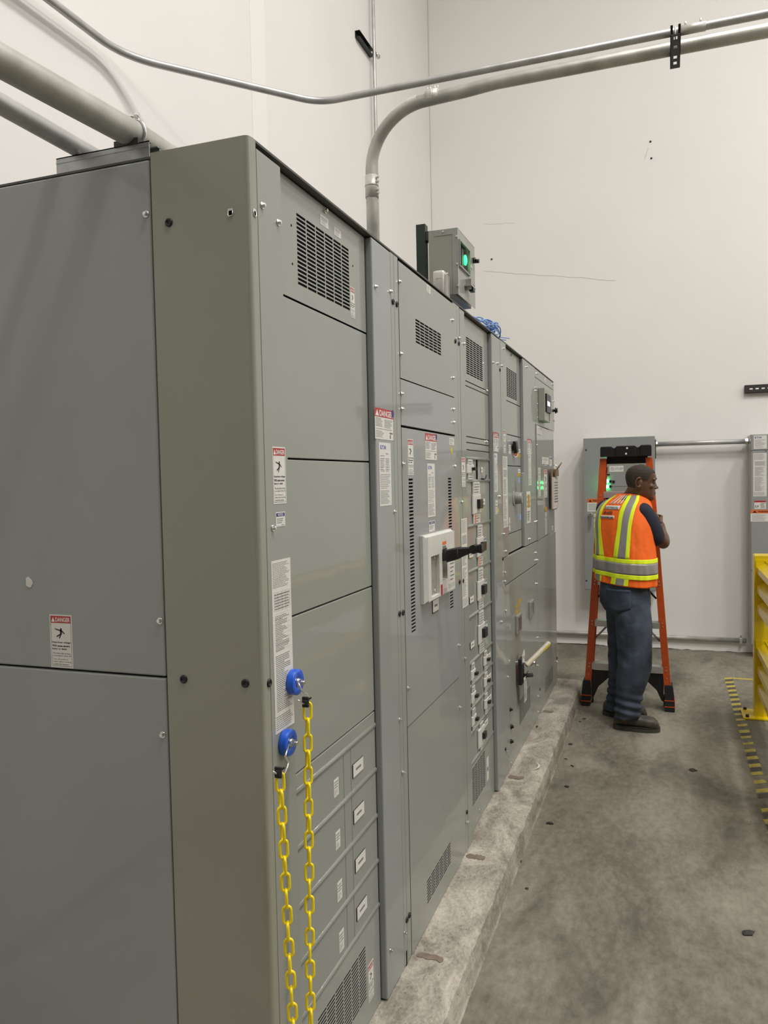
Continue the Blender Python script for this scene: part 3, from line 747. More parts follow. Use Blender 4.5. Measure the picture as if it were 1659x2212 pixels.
part('diamond_sticker', MB().fbox(FRONT(), *(2.4721,2.4940,1.5068,1.5242), 0, CT), 'yellow_tag', c3)
for z in (0.8383, 0.8368): pass
plug(c3, 2.576, 2.2325); plug(c3, 2.576, 1.2602); plug(c3, 2.572, 0.2631)

# ------------------------------------------------------------------ fourth section: transfer switch with two operators
B4, E4 = 2.592, 3.722
c4 = thing('switchgear_cabinet', 'fourth gray switchgear cabinet, with long cream lever marked yellow near its foot', 'electrical cabinet', (-.5, 3.15, CURB), GRP)
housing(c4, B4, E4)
ZS = 1.262
panel('edge_strip', c4, B4 + .0008, 2.738, ZS + .002, TOP - .007, 0., .022, 'gray', .0012)
R0, R1 = 2.7395, 3.262
v4 = (2.8534, 3.1653)
sz4 = [2.1020, (1.9202 + 1.9132) / 2, 1.7446, (1.3668 + 1.3693) / 2]
vent_panel(c4, R0, R1, sz4[0] + .002, 2.386, vent_slots(v4[0], v4[1], 2.125, 2.285, 5, 17), RX)
panel('cover_panel', c4, R0, R1, sz4[1] + .002, sz4[0] - .002, RX, .010)
panel('operator_panel', c4, R0, R1, sz4[2] + .002, sz4[1] - .002, RX, .010, 'blue_gray')
panel('operator_panel', c4, R0, R1, sz4[3] + .002, sz4[2] - .002, RX, .010, 'blue_gray')
panel('cover_panel', c4, R0, R1, ZS + .002, sz4[3] - .002, RX, .010)
up = MB().box(-.024, 0, 3.27, E4 - .001, ZS + .001, TOP - .008)
part('upright', up, 'blue_gray', c4, bevel=.005, seg=3)
zg = (1.1142 + 1.1120) / 2
panel('lower_door', c4, B4 + .05, E4 - .002, zg + .003, ZS - .003, 0., .014, 'gray')
c4d = panel('lower_door', c4, B4 + .05, E4 - .002, CURB + .085, zg - .003, 0., .014, 'gray')
panel('edge_strip', c4, B4 + .0008, B4 + .048, CURB + .003, ZS - .003, -.001, .02, 'gray', .0012)
panel('kick_panel', c4, B4 + .05, E4 - .002, CURB + .002, CURB + .081, 0., .014, 'gray')
v = MB()   # lower vent: perforated plate on the door
vt = (2.9971,3.3645,0.2587,0.4120)
vy0, vy1 = 3.0055, 3.3625
vz0, vz1 = (0.2722 + 0.2587) / 2, (0.4120 + 0.3886) / 2
def vent_patch(parent, y0, y1, z0, z1, cols, rows):
    b = MB()
    b.sheet(FRONT(), y0 - .004, y1 + .004, z0 - .004, z1 + .004, vent_slots(y0, y1, z0, z1, cols, rows), .0022, .0012)
    g = part('vent_grille', b, 'gray', parent)
    part('vent_backing', MB().fbox(FRONT(), y0 - .003, y1 + .003, z0 - .003, z1 + .003, .0001, .0004), 'void', g)
vent_patch(c4, vy0, vy1, vz0, vz1, 6, 14)
for p in ((2.6852,2.3573), (2.6284,2.2606), (2.6039,1.3872), (2.6592,1.2927), (2.6230,1.1841), (2.6157,1.1388), (2.6311,0.9815), (2.6518,0.6249), (2.5582,0.2386), (2.7255,0.1360), (3.4034,2.3514), (3.6540,1.3909), (3.7627,1.3923), (3.4272,1.2977), (3.6560,1.1916), (3.6517,1.1422), (3.7686,1.1393), (3.6712,0.9880), (3.6852,0.6317), (3.6640,0.4535), (3.6716,0.2471), (3.6727,0.1457)):
    bolt(c4, min(max(p[0], 2.608), 3.70), p[1], 0)
bolt(c4, 3.0024,2.3695, RX)
sticker(c4, FRONT(), (2.6372,2.7007,1.8093,1.9294), 'danger_tall', seed=80)
sticker(c4, FRONT(), (2.6090, 2.7354, 1.4177, 1.7917), 'document', seed=81)
FX = FRONT(RX)
sticker(c4, FX, (2.8885,2.9513,1.8108,1.8860), 'notice', seed=82)
def ell(fr, y, z, ry, rz, c0, c1): return MB().fpoly(fr, [(y + ry * math.cos(2 * PI * k / 28), z + rz * math.sin(2 * PI * k / 28)) for k in range(28)], c0, c1)
# upper operator: black pistol-grip switch
y, z = 3.0038,1.8513
o = MB(); o.cyl(FX.p(y, z, 0), FX.p(y, z, .012), .020, .018, 24)
o.loft([[FX.p(y + a * k, z + b * k, c) for a, b in ((-.050, .030), (.020, .035), (.058, -.030), (-.006, -.036))] for k, c in ((1, .010), (1, .022), (.85, .027))], smooth=False)
part('selector_handle', o, 'black', c4, bevel=.002)
y, z = 3.0960,1.8249
part('red_badge', ell(FX, y, z, .085, .030, 0, .0008), 'white', c4)
part('red_badge', ell(FX, y, z, .066, .023, .0008, .0012), 'red', c4)
def dot(parent, px, r, m, fr): return part('oval_sticker', ell(fr, px[0], px[1], .065, r, 0, CT * .5), m, parent)
dot(c4, (3.2083,1.8086), .012, 'amber_tag', FX); dot(c4, (3.1992,1.6951), .012, 'amber_tag', FX)
for R in ((3.1805,3.2566,1.8248,1.8460), (3.1711,3.2468,1.7047,1.7291)): sticker(c4, FX, R, 'blank', seed=83)
part('blue_sticker', MB().fbox(FX, *(3.1779,3.2311,1.6469,1.6802), 0, CT), 'lightblue', c4)
part('blue_sticker', MB().fbox(FX, *(3.1880,3.2481,1.4281,1.4615), 0, CT), 'lightblue', c4)
# lower operator: gray rotary drum with an upright grip
y, z = 3.0529,1.5612
o = MB(); gy = y + .0; o.cyl(FX.p(gy - .035, z, 0), FX.p(gy - .035, z, .006), .044, .040, 28); o.cyl(FX.p(gy, z, .004), FX.p(gy, z, .044), .036, .032, 28)
o.loft([[FX.p(gy + a + .03, z + .03 + b, .032 + c) for a, b, c in ((-w, 0 + h, 0), (w, 0 + h, 0), (w, 0 + h, .012 + h * .05), (-w, 0 + h, .012 + h * .05))] for w, h in ((.018, -.02), (.018, .02), (.016, .07), (.011, .115))], smooth=False)
part('rotary_operator', o, 'gray', c4, bevel=.004)
sticker(c4, FX, (2.8685,2.8969,1.3854,1.4591), 'blank', seed=85)
sticker(c4, FRONT(), (3.3927,3.5423,1.8210,1.9166), 'danger_wide', seed=86)
sticker(c4, FRONT(), (3.4187,3.5225,1.6288,1.8182), 'rating', seed=87)
y0, y1, z0, z1 = (3.3287,3.4709,1.3985,1.5922)
s = sticker(c4, FRONT(.0009), (y0, y1, z0, z1), 'square', seed=88, name='notice_label')
part('yellow_block', MB().fbox(FRONT(.0016), y0 + .03, y1 - .03, z1 - .10, z1 - .02, 0, .0003), 'amber_tag', s)
part('printed_text', MB().lines(FRONT(.0016), y0 + .02, y1 - .02, z0 + .01, z1 - .12, 12, .0003, seed=4), 'greyink', s)
# two smoked windows on the lower door
for R in ((2.8986,3.0662,0.7940,0.9167), (3.3477,3.5180,0.8033,0.9264)):
    y0, y1, z0, z1 = R; y1 = y0 + .125; zc = (z0 + z1) / 2; z0, z1 = zc - .052, zc + .052
    w = part('viewing_window', MB().fbox(FRONT(), y0, y1, z0, z1, 0, .014), 'gray', c4, bevel=.003)
    part('window_pane', MB().fbox(FRONT(), y0 + .010, y1 - .010, z0 + .010, z1 - .010, .014, .0155), 'window', w)
    part('pane_frame', MB().sheet(FRONT(), y0 + .004, y1 - .004, z0 + .004, z1 - .004, [(y0 + .014, y1 - .014, z0 + .014, z1 - .014)], .0170, .003), 'satin', w)
y, z = 2.9800,0.9374
yl = MB()
for k, (dy, dz) in enumerate(((0, 0), (.07, .018), (.0, -.03))): yl.fbox(FRONT(), y - .06 + dy, y + .06 + dy, z + dz + .004, z + dz + .022, 0, CT)
part('yellow_sticker', yl, 'amber_tag', c4)
# long cream lever with its black base plate, chrome knob and pin
yb, zb = 2.9470,0.6188
bp = MB().fbox(FRONT(), yb - .055, yb + .030, zb - .10, zb + .045, .014, .034)
lev = part('operating_lever', bp, 'black', c4, bevel=.003, label='long cream lever with a yellow marked tip on a black base')
part('number_card', MB().fpoly(FRONT(), [(yb - .03, zb + .02), (yb + .03, zb + .02), (yb + .05, zb + .06), (yb + .03, zb + .085), (yb - .03, zb + .06)], .034, .0355), 'white', lev)
part('card_dot', MB().cyl((.0355, yb + .008, zb + .045), (.036, yb + .008, zb + .045), .008, n=12), 'ink', lev)
a = Vector((.05, yb, zb)); tx_, tz_ = 0.1360,0.6933
tipv = Vector((tx_, 3.25, tz_)); tipv = Vector(((0.1670,3.0500,0.7368)))
dv = (tipv - a)
lb = MB()
def bar(p, w, h):
    s_ = dv.cross(Vector((0, 0, 1))).normalized(); u_ = s_.cross(dv).normalized()
    return [p + s_ * (w * math.cos(t)) + u_ * (h * math.sin(t)) for t in [2 * PI * (i + .5) / 8 for i in range(8)]]
lb.loft([bar(a, .013, .012), bar(a + dv * .04, .016, .015), bar(a + dv * .97, .015, .014), bar(tipv, .011, .010)], smooth=False)
part('lever_arm', lb, 'cream', lev, bevel=.002)
part('yellow_band', MB().loft([bar(a + dv * f - Vector((0, 0, .0035)), .0155, .0135) for f in (.70, .955)], smooth=False), 'yellow_tag', lev)
k0 = Vector((.055, yb + .10, zb - .02))
kb = MB(); kb.cyl((.0, yb + .13, zb - .015), (.052, yb + .13, zb - .015), .010, n=14); kb.cyl((.052, yb + .13, zb - .015), (.082, yb + .13, zb - .015), .019, n=24)
part('chrome_knob', kb, 'zinc', lev, bevel=.002)
part('pivot_pin', MB().cyl((.03, yb + .03, zb - .065), (.075, yb + .06, zb - .065), .011, n=16), 'debris', lev)
for p, r in (((2.7088,0.4336), .010), ((2.7277,0.3346), .013), ((2.7176,0.2567), .012)):
    kb = MB(); kb.cyl((0, p[0], p[1]), (.007, p[0], p[1]), r, n=20); kb.cyl((.007, p[0], p[1]), (.016, p[0], p[1]), r * .6, n=16); part('door_knob', kb, 'black', c4)
# card tag hanging from the lever
t = thing('hanging_tag', 'white printed card tag hanging from the cream lever', 'tag', (.045, yb + .01, zb - .04))
tg = MB(); ta, tb = yb - .03, yb + .045; zt, zz = 0.5539, 0.4135
rows = []
for i in range(9):
    f = i / 8; zc = zt + (zz - zt) * f; xo = .040 + .003 * math.sin(f * 3)
    rows.append([Vector((xo + d, yy + .006 * f, zc)) for yy, d in ((ta, 0), (tb, 0), (tb, .0012), (ta, .0012))])
tg.loft(rows, smooth=False); part('tag_card', tg, 'white', t)
pr = MB()
for i in range(13):
    f = .12 + i * .062; zc = zt + (zz - zt) * f; xo = .0416 + .003 * math.sin(f * 3)
    pr.lines(Fr((xo, .006 * f, zc), (0, 1, 0), (0, 0, 1), (1, 0, 0)), ta + .01, tb - .008, -.003, .003, 1, 0, fill=.8, rag=.4, seed=i)
part('printed_text', pr, 'greyink', t)
part('tie', MB().tube([(.045, yb + .004, zt - .006), (.052, yb + .02, zt + .02), (.056, yb + .03, zt + .03), (.046, yb + .012, zt + .012)], .0016, 6), 'debris', t)

# ------------------------------------------------------------------ fifth section: controls
B5, E5 = 3.722, 4.633
c5 = thing('switchgear_cabinet', 'farthest gray switchgear cabinet, with the small meter box near its top', 'electrical cabinet', (-.5, 4.18, CURB), GRP)
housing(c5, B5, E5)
q5 = (2.3226 + 2.3353) / 2
q6 = (2.0174 + 2.0240) / 2
panel('cover_panel', c5, B5 + .002, E5 - .002, q5 + .002, TOP - .012, 0., .014)
panel('meter_panel', c5, B5 + .002, E5 - .002, q6 + .002, q5 - .002, 0., .014)
def dish(y): return .0205 * (min(y, 4.55) - 4.49) ** 2 - .0065      # dish shaped to stretch the green lamps' reflection across the control door
db = MB(); ys_ = [B5 + .002 + (E5 - .004 - B5) * i / 40 for i in range(41)]
db.loft([[Vector((dish(y), y, z)) for z in (ZS + .002, q6 - .002)] + [Vector((-.030, y, z)) for z in (q6 - .002, ZS + .002)] for y in ys_], smooth=False)
o = part('control_door', db, 'door_gray', c5)
for p_ in o.data.polygons: p_.use_smooth = len(p_.vertices) == 4 and p_.normal.x > .9
def F5(R): return FRONT(max(dish(R[0]), dish(R[1])))
panel('lower_door', c5, B5 + .002, E5 - .002, CURB + .002, ZS - .002, 0., .014)
vy0, vy1 = 4.0058, 4.3805
vz0, vz1 = (0.1966 + 0.1711) / 2, (0.3007 + 0.2668) / 2
vent_patch(c5, vy0, vy1, vz0, vz1, 6, 14)
for p in ((3.8047,2.3597), (3.6419,2.2623), (3.6699,2.2415), (4.5469,2.3652), (4.6180,2.2474), (4.6043,2.1000), (3.7467,1.8892), (4.5921,0.2698), (4.6180,0.2586)):
    bolt(c5, min(max(p[0], B5 + .02), E5 - .02), p[1], 0)
plug(c5, B5 + .018, ZS + .004); plug(c5, E5 - .02, 0.2908); plug(c5, B5 + .03, 0.2722)
# meter box
y0, y1 = 3.8481, 4.105
mx = .043
z1, z0 = 2.2699, 2.0524
mb = part('meter_box', MB().box(.001, mx, y0, y1, z0, z1), 'olive', c5, bevel=.003)
F2 = FRONT(mx)
a0, a1, b0, b1 = y0 + .032, y1 - .022, z0 + .06, z1 - .035
part('bezel', MB().sheet(F2, a0, a1, b0, b1, [(a0 + .028, a1 - .022, b0 + .045, b1 - .045)], .010, .010), 'black', mb, bevel=.002)
part('screen', MB().fbox(F2, a0 + .029, a1 - .023, b0 + .046, b1 - .046, 0, .007), 'screen', mb)
bt_ = MB()
for k in range(4): bt_.fbox(F2, a1 - .028, a1 - .014, z0 + .012 + k * .014, z0 + .021 + k * .014, 0, .003)
part('key_strip', bt_, 'black', mb)
for k in range(5): small('screw', 'scr', lambda: MB().cyl((0, 0, 0), (.003, 0, 0), .0055, n=10), 'zinc', c5, (0, y0 - .03, z0 + .02 + k * (z1 - z0 - .04) / 4))
y, z = 4.57, 2.1736
kb = MB(); kb.cyl((0, y, z), (.016, y, z), .010, n=16); kb.cyl((.016, y, z), (.024, y, z), .022, n=24); kb.cyl((.024, y, z), (.034, y, z), .014, .019, n=24)
part('door_knob', kb, 'black', c5)
R = (3.7553,3.9630,1.9625,2.0119); sticker(c5, F5(R), R, 'square', seed=90)
R = (4.0030,4.3137,1.7668,1.8157); sticker(c5, F5(R), R, 'square', seed=91)
R = (4.4034,4.5214,1.7570,1.8271); sticker(c5, F5(R), R, 'notice', seed=92)
R = (3.7810,3.8812,1.5493,1.7412); sticker(c5, F5(R), R, 'document', seed=93)
R = (4.0930,4.2409,1.5330,1.7290); sticker(c5, F5(R), R, 'danger_tall', seed=94)
dot(c5, (4.1578,1.4520), .019, 'amber_tag', FRONT(dish(4.05)))
R = (4.1219,4.1990,1.2739,1.4291); sticker(c5, F5(R), R, 'document', seed=95)
R = (4.4881,4.5463,1.2769,1.3120); sticker(c5, F5(R), R, 'blank', seed=96)
sticker(c5, FRONT(), (4.1725,4.2107,2.3493,2.3742), 'blank', seed=97)
# clipboard hanging from a hook near the far edge
y, z = 4.46, 1.7402
cl = thing('clipboard', 'brown clipboard with printed sheets hanging on the farthest cabinet', 'clipboard', (.02, y, z))
bx = .0125; zt, zb_ = z - .005, 1.4340
part('board', MB().box(bx, bx + .006, y - .135, y + .135, zb_, zt), 'cardboard', cl, bevel=.001)
part('paper', MB().box(bx + .006, bx + .018, y - .13, y + .13, zb_ + .01, zt - .06), 'pinkpaper', cl)
part('printed_text', MB().lines(FRONT(bx + .0182), y - .10, y + .11, zb_ + .05, zt - .09, 8, 0, fill=.55, rag=.1, seed=4), 'greyink', cl)
k = MB(); k.fbox(FRONT(bx + .006), y - .07, y + .07, zt - .055, zt - .005, .012, .024); k.tube([(bx + .02, y - .03, zt - .01), (bx + .06, y, zt + .045), (bx + .02, y + .03, zt - .01)], .004, 8)
part('clip', k, 'cardboard', cl, bevel=.002)
part('hook', MB().tube([(0, y, zt + .03), (.03, y, zt + .028), (.036, y, zt + .02), (.034, y, zt + .012)], .003, 8), 'zinc', cl)

# ------------------------------------------------------------------ things standing on the switchgear
# control box on its dark green strut post
bxX = -.10
y0, y1 = 2.132, 2.475
zt, zb_ = 2.8350, (2.5299 + 2.5386) / 2
xl = -0.2395,2.7082
xL = (-0.2395,2.7082)[0]
cb = thing('control_box', 'small gray control box with green lamp on a strut post above the cabinets', 'control box', (xL, (y0 + y1) / 2, TOP))
bd = MB().box(xL, bxX - .02, y0, y1, zb_, zt)
part('box_body', bd, 'olive', cb, bevel=.002)
BB = BACK(y0)
cv = MB()
cv.sheet(FRONT(), y0 - .002, y1 + .002, zb_ - .002, zt + .002, [(y0 + .022, y0 + .212, zt - .165, zt - .052)], bxX, .0015)
cv.fbox(BB, bxX - .024, bxX, zb_, zt, .0005, .002); cv.fbox(BB, xL + .03, bxX - .024, zt - .026, zt, .0005, .002)
cv.box(xL, bxX, y0, y1, zt, zt + .002)
part('box_cover', cv, 'gray', cb)
for (px, pz) in ((-0.1673,2.8258), (-0.1038,2.7968), (-0.1032,2.6712), (-0.1034,2.5718)):
    small('screw', 'scr2', lambda: MB().cyl((0, 0, 0), (.003, 0, 0), .0058, .0045, n=12), 'satin', cb, (px, y0 - .002, pz), (0, 0, -PI / 2))
FB = FRONT(bxX)
wn = part('window', MB().fbox(FB, y0 + .022, y0 + .212, zt - .165, zt - .052, -.018, -.016), 'window', cb)
lens = MB()
lens.sheet(FB, y0 + .016, y0 + .218, zt - .171, zt - .046, [(y0 + .022, y0 + .212, zt - .165, zt - .052)], .009, .009)
part('window_frame', lens, 'gray', wn)
part('green_lamp_or_glint', MB().ball(FB.p(y0 + .165, zt - .105, -.004), .009, .012, .026), 'led_soft', wn)
part('green_lamp_or_glint', MB().ball(FB.p(y0 + .045, zt - .115, -.010), .004, .012, .020), 'led_glint', wn)  # glowing ball stands in for the lamp's reflection in the window
part('dark_switch', MB().fbox(FB, y0 + .10, y0 + .145, zt - .150, zt - .062, -.016, -.006), 'black', wn)
lk = MB(); lk.fbox(FB, y0 + .12, y0 + .21, zb_ + .062, zb_ + .068, 0, .035); lk.fbox(FB, y0 + .145, y0 + .152, zb_ + .05, zb_ + .10, 0, .028)
part('latch', lk, 'satin', cb)
part('padlock', MB().fbox(FB, y0 + .16, y0 + .20, zb_ + .045, zb_ + .075, .012, .034), 'black', cb, bevel=.003)
kb = MB(); kb.cyl(FB.p(y1 - .03, zt - .07, 0), FB.p(y1 - .03, zt - .07, .012), .014, n=16); kb.cyl(FB.p(y1 - .03, zt - .075, .012), FB.p(y1 - .03, zt - .075, .03), .010, n=16)
part('push_button', kb, 'black', cb)
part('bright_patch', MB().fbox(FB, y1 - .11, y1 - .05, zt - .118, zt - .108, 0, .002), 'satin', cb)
# post
pxl, pxr = (-0.3060,2.7662)[0], (-0.2615,2.7610)[0]
pt = MB(); zz = 2.9032
ztp = (-0.2808,2.8819)[1]
w_ = pxr - pxl
pts = [(pxl, 2.155), (pxr, 2.155), (pxr, 2.155 + w_), (pxr - .012, 2.155 + w_), (pxr - .012, 2.155 + w_ - .003), (pxr - .003, 2.155 + w_ - .003), (pxr - .003, 2.158), (pxl + .003, 2.158), (pxl + .003, 2.155 + w_ - .003), (pxl + .012, 2.155 + w_ - .003), (pxl + .012, 2.155 + w_), (pxl, 2.155 + w_)]
pt.prism([Vector((x, y, TOP)) for x, y in pts], [Vector((x, y, ztp)) for x, y in pts])
tag(part('strut_post', pt, 'green_post', loc=((pxl + pxr) / 2, 2.175, TOP)), 'dark green strut post standing on the cabinet top behind the control box', 'strut')
part('mounting_bracket', MB().box(pxr, xL + .002, 2.16, 2.21, zt - .03, zt + .012), 'galv_dark', cb)
part('mounting_bracket', MB().box(pxr, xL + .002, 2.16, 2.21, zb_ + .02, zb_ + .06), 'galv_dark', cb)
# cast conduit body standing in front of the control box
lx0, lx1 = (-0.1901,2.5915)[0], (-0.1220,2.5843)[0]
lz1 = (-0.1558,2.6230)[1]
lb = MB(); lxm = lx0 + (lx1 - lx0) * .72
def rr(x0, x1, y0, y1, z, r=.008):
    c = [(x0 + r, y0 + r, PI), (x1 - r, y0 + r, 1.5 * PI), (x1 - r, y1 - r, 0), (x0 + r, y1 - r, .5 * PI)]
    return [Vector((cx + r * math.cos(t0 + k * PI / 6), cy + r * math.sin(t0 + k * PI / 6), z)) for cx, cy, t0 in c for k in range(4)]
lb.loft([rr(lx0, lxm + .004, 2.02, 2.09, z, .008) for z in (TOP, lz1 - .012)] + [rr(lx0 + .002, lxm + .002, 2.022, 2.088, lz1 - .003), rr(lx0 + .008, lxm - .004, 2.028, 2.082, lz1, .006)])
lbo = thing('conduit_body', 'pale cast metal conduit body in front of the control box', 'conduit fitting', ((lx0 + lx1) / 2, 2.055, TOP))
part('body', lb, 'cast', lbo)
FL = FRONT(lxm + .004)
part('cover_plate', MB().fbox(FL, 2.026, 2.084, TOP + .02, lz1 - .018, 0, .010), 'satin', lbo, bevel=.002)
part('cover_screw', MB().cyl(FL.p(2.055, lz1 - .012, 0), FL.p(2.055, lz1 - .012, .010), .005, n=10), 'zinc', lbo)
tx = MB(); FBk = BACK(2.0196)
tx.sheet(FBk, lx0 + .014, lxm - .004, TOP + .02, lz1 - .035, [(lx0 + .016, lxm - .006, TOP + .022, lz1 - .037)], .0008, .0008)
tx.lines(FBk, lx0 + .019, lxm - .010, TOP + .025, lz1 - .042, 6, .0004, fill=.4, seed=3)
part('cast_lettering', tx, 'cast', lbo)
# coil of pale blue wire
cw = MB(); cx, cy = -.13, 2.66
q = random.Random(5)
for k in range(16):
    rad = q.uniform(.06, .12); tl = q.uniform(-.35, .45); th = q.uniform(0, PI); zc = q.uniform(.04, .085)
    pts = []
    for i in range(28):
        t = 2 * PI * i / 28
        v = Vector((rad * math.cos(t), rad * 1.15 * math.sin(t), .028 * math.sin(2 * t + k)))
        v = Matrix.Rotation(tl, 3, Vector((math.cos(th), math.sin(th), 0))) @ v
        pts.append(Vector((cx, cy, TOP + zc)) + v)
    for p_ in pts: p_.z = max(p_.z, TOP + .004)
    cw.tube(pts, .0032, 6, closed=True)
for k in range(3): cw.tube([(cx + .02, cy + .08, TOP + .03 + .006 * k), (cx + .05, cy + .16, TOP + .03 + .012 * k), (cx + .08 + .02 * k, cy + .25, TOP + .035 + .008 * k)], .0028, 6)
tag(part('wire_coil', cw, 'wire_blue', loc=(cx, cy, TOP)), 'loose coil of pale blue wire lying on top of the cabinets', 'wire')

# ------------------------------------------------------------------ conduits
def arcpts(c, r, e1, e2, a0, a1, n=10):
    c, e1, e2 = Vector(c), Vector(e1), Vector(e2)
    return [c + e1 * (r * math.cos(a0 + (a1 - a0) * i / n)) + e2 * (r * math.sin(a0 + (a1 - a0) * i / n)) for i in range(n + 1)]
CY = 2.35
cx0 = (-0.5952,3.1743)[0]; cz = 3.563
k = thing('bent_conduit', 'thick conduit that rises from the cabinet tops and bends out over the aisle', 'conduit', (cx0, CY, TOP))
RR = .30
pts = [Vector((cx0, CY, TOP)), Vector((cx0, CY, cz - RR - .12))] + arcpts((cx0 + RR, CY, cz - RR - .02), RR, (-1, 0, 0), (0, 0, 1), 0, PI / 2 * .94, 18) + [Vector((-.11, CY, cz - .012)), Vector((.05, CY, cz)), Vector((4.2, CY, cz))]
part('pipe', MB().tube(pts, .0302, 28), 'galv_dull', k)
a = Vector(((-0.2968,2.3500,3.5548))); b = Vector(((-0.2354,2.3500,3.5571))); 
cp = MB(); cp.cyl(a, b, .0345, n=28)
for f in (.08, .3, .68, .9):
    p = a + (b - a) * f; cp.cyl(p + Vector((0, 0, .030)), p + Vector((0, 0, .046)), .005, .006, 8)
cp.cyl(a + (b - a) * .46, a + (b - a) * .54, .037, n=28)
part('coupling', cp, 'cast', k)
zc = (-0.5928,3.1694)[1]
cp = MB(); cp.cyl((cx0, CY, zc - .06), (cx0, CY, zc + .05), .0335, n=28); cp.cyl((cx0, CY, zc - .003), (cx0, CY, zc + .004), .0355, n=28)
for dz in (-.045, -.028, .012, .034): cp.cyl((cx0 + .028, CY - .012, zc + dz), (cx0 + .046, CY - .02, zc + dz), .005, .0055, 8)
part('coupling', cp, 'cast', k)
s_ = Vector(((-0.3686,2.3500,3.5453)))
lbm = MB(); rp = [[s_ + Vector((dx * .05, -.0308 * math.cos(t), .0308 * math.sin(t) + dx * .012)) for t in [-.5 + .25 * i for i in range(5)]] for dx in (-.5, .5)]
lbm.loft(rp, closed=False); part('pipe_label', lbm, 'white', k)
c_ = thing('thin_conduit', 'thin conduit that bends at the left wall and crosses high over the aisle', 'conduit', (-.87, 2.2, cz), None)
TYc = 2.21; TZ = 3.545
pA = Vector(((-0.8113,2.2100,3.5613))); TZ = pA.z
wallp = Vector(((-1.4300,1.4929,3.7216))); wall2 = Vector(((-1.4300,1.2813,3.7119))); wall2.z = wallp.z = TZ
pA = Vector((pA.x, TYc, TZ))
kk = Vector((-1.43, ((-1.4300,1.4929,3.7216))[1], TZ))
d1 = (kk - pA).normalized()
def fillet(P0, P1, P2, L, n=8):
    u, v = (P0 - P1).normalized(), (P2 - P1).normalized(); a, b = P1 + u * L, P1 + v * L
    return [a * (1 - t) ** 2 + P1 * (2 * t * (1 - t)) + b * t * t for t in [i / n for i in range(n + 1)]]
endv = Vector((4.2, TYc, TZ)); far = Vector((-1.43, kk.y - 3., TZ))
part('pipe', MB().tube([endv] + fillet(endv, pA, kk, .10) + fillet(pA, kk, far, .16) + [far], .0168, 20), 'galv', c_)
p = Vector(((0.9183,2.2100,3.5563))); p.z = TZ; p.y = TYc
cp = MB(); cp.cyl(p - Vector((.05, 0, 0)), p + Vector((.05, 0, 0)), .0195, n=20)
for dx in (-.03, .03): cp.cyl(p + Vector((dx, 0, .017)), p + Vector((dx, 0, .034)), .004, .005, 8)
part('coupling', cp, 'cast', c_)
# trapeze strut under both conduits
sz0 = cz - .0305 - .0415; sy0, sy1 = 2.094, 2.383; sx = .848; hw = .0205
tr = MB()
slots = []
for f in (.10, .36, .66, .84): slots.append((sx - .007, sx + .007, sy0 + (sy1 - sy0) * f - .014, sy0 + (sy1 - sy0) * f + .014))
tr.sheet(Fr((0, 0, sz0), (1, 0, 0), (0, 1, 0), (0, 0, -1)), sx - hw, sx + hw, sy0, sy1, slots, 0, .0025)
for s in (-1, 1):
    xo = sx + s * hw
    tr.box(min(xo, xo - s * .0025), max(xo, xo - s * .0025), sy0, sy1, sz0, sz0 + .041)
    tr.box(min(xo, xo - s * .010), max(xo, xo - s * .010), sy0, sy1, sz0 + .0385, sz0 + .041)
tt = thing('strut_channel', 'short dark slotted strut carrying the two conduits above the aisle', 'strut', (sx, 2.24, sz0))
part('channel', tr, 'galv_dark', tt)
st = MB(); st.tube([(sx, TYc - .022, sz0 + .041), (sx, TYc - .020, TZ)] + [(sx, TYc + .0195 * math.cos(t), TZ + .0195 * math.sin(t)) for t in [PI - PI * i / 8 for i in range(9)]] + [(sx, TYc + .022, sz0 + .041)], .003, 6)
part('strap', st, 'cast', tt)
# small conduit on the wall with its clip
wy = 4.775; wx = XW + .045
wc = thing('wall_conduit', 'slim vertical conduit fixed to the left wall near the room corner', 'conduit', (wx, wy, 0))
part('pipe', MB().cyl((wx, wy, 0), (wx, wy, 9.55), .0145, n=18), 'galv', wc)
zq = ((-1.4400,4.6234,4.4819))[2]
part('coupling', MB().cyl((wx, wy, zq - .05), (wx, wy, zq + .05), .019, n=18), 'cast', wc)
zk = ((-1.4400,4.5635,5.1890))[2]
ws = MB(); yA, yB = 4.4644, 4.6791
for (xa, xb, za, zb2) in ((XW, XW + .003, -.02, .02), (XW, XW + .04, -.02, -.0175), (XW, XW + .04, .0175, .02)): ws.box(xa, xb, yA, wy + .015, zk + za * 1.25, zk + zb2 * 1.25)
wst = thing('strut_channel', 'short black strut clip holding the slim conduit on the left wall', 'strut', (XW, wy, zk))
part('channel', ws, 'black', wst)
cl2 = MB(); cl2.cyl((wx, wy + .02, zk), (wx + .012, wy + .075, zk), .018, n=16); part('clamp', cl2, 'zinc', wst)
# two conduits running overhead towards the camera, resting on a strut at the cabinet top
sx0, sx1 = (-0.5158,2.4294)[0], (-0.2619,2.4203)[0]
st2 = thing('strut_channel', 'galvanised strut lying on top of the nearest cabinet under two conduits', 'strut', ((sx0 + sx1) / 2, .05, TOP))
zs = TOP + .041
ch = MB(); ch.box(sx0, sx1, .030, .0325, TOP, zs); ch.box(sx0, sx1, .0685, .071, TOP, zs); ch.box(sx0, sx1, .030, .071, TOP, TOP + .0025)
ch.box(sx0, sx1, .030, .040, zs - .0025, zs); ch.box(sx0, sx1, .061, .071, zs - .0025, zs); ch.box(sx0, sx1, .0288, .0302, zs - .013, zs - .010)
part('channel', ch, 'strut', st2)
xb_ = (-0.3176,2.4745)[0]
part('clamp_saddle', MB().box(xb_ - .034, xb_ + .030, .026, .066, zs - .002, zs + .010), 'galv_dark', st2)
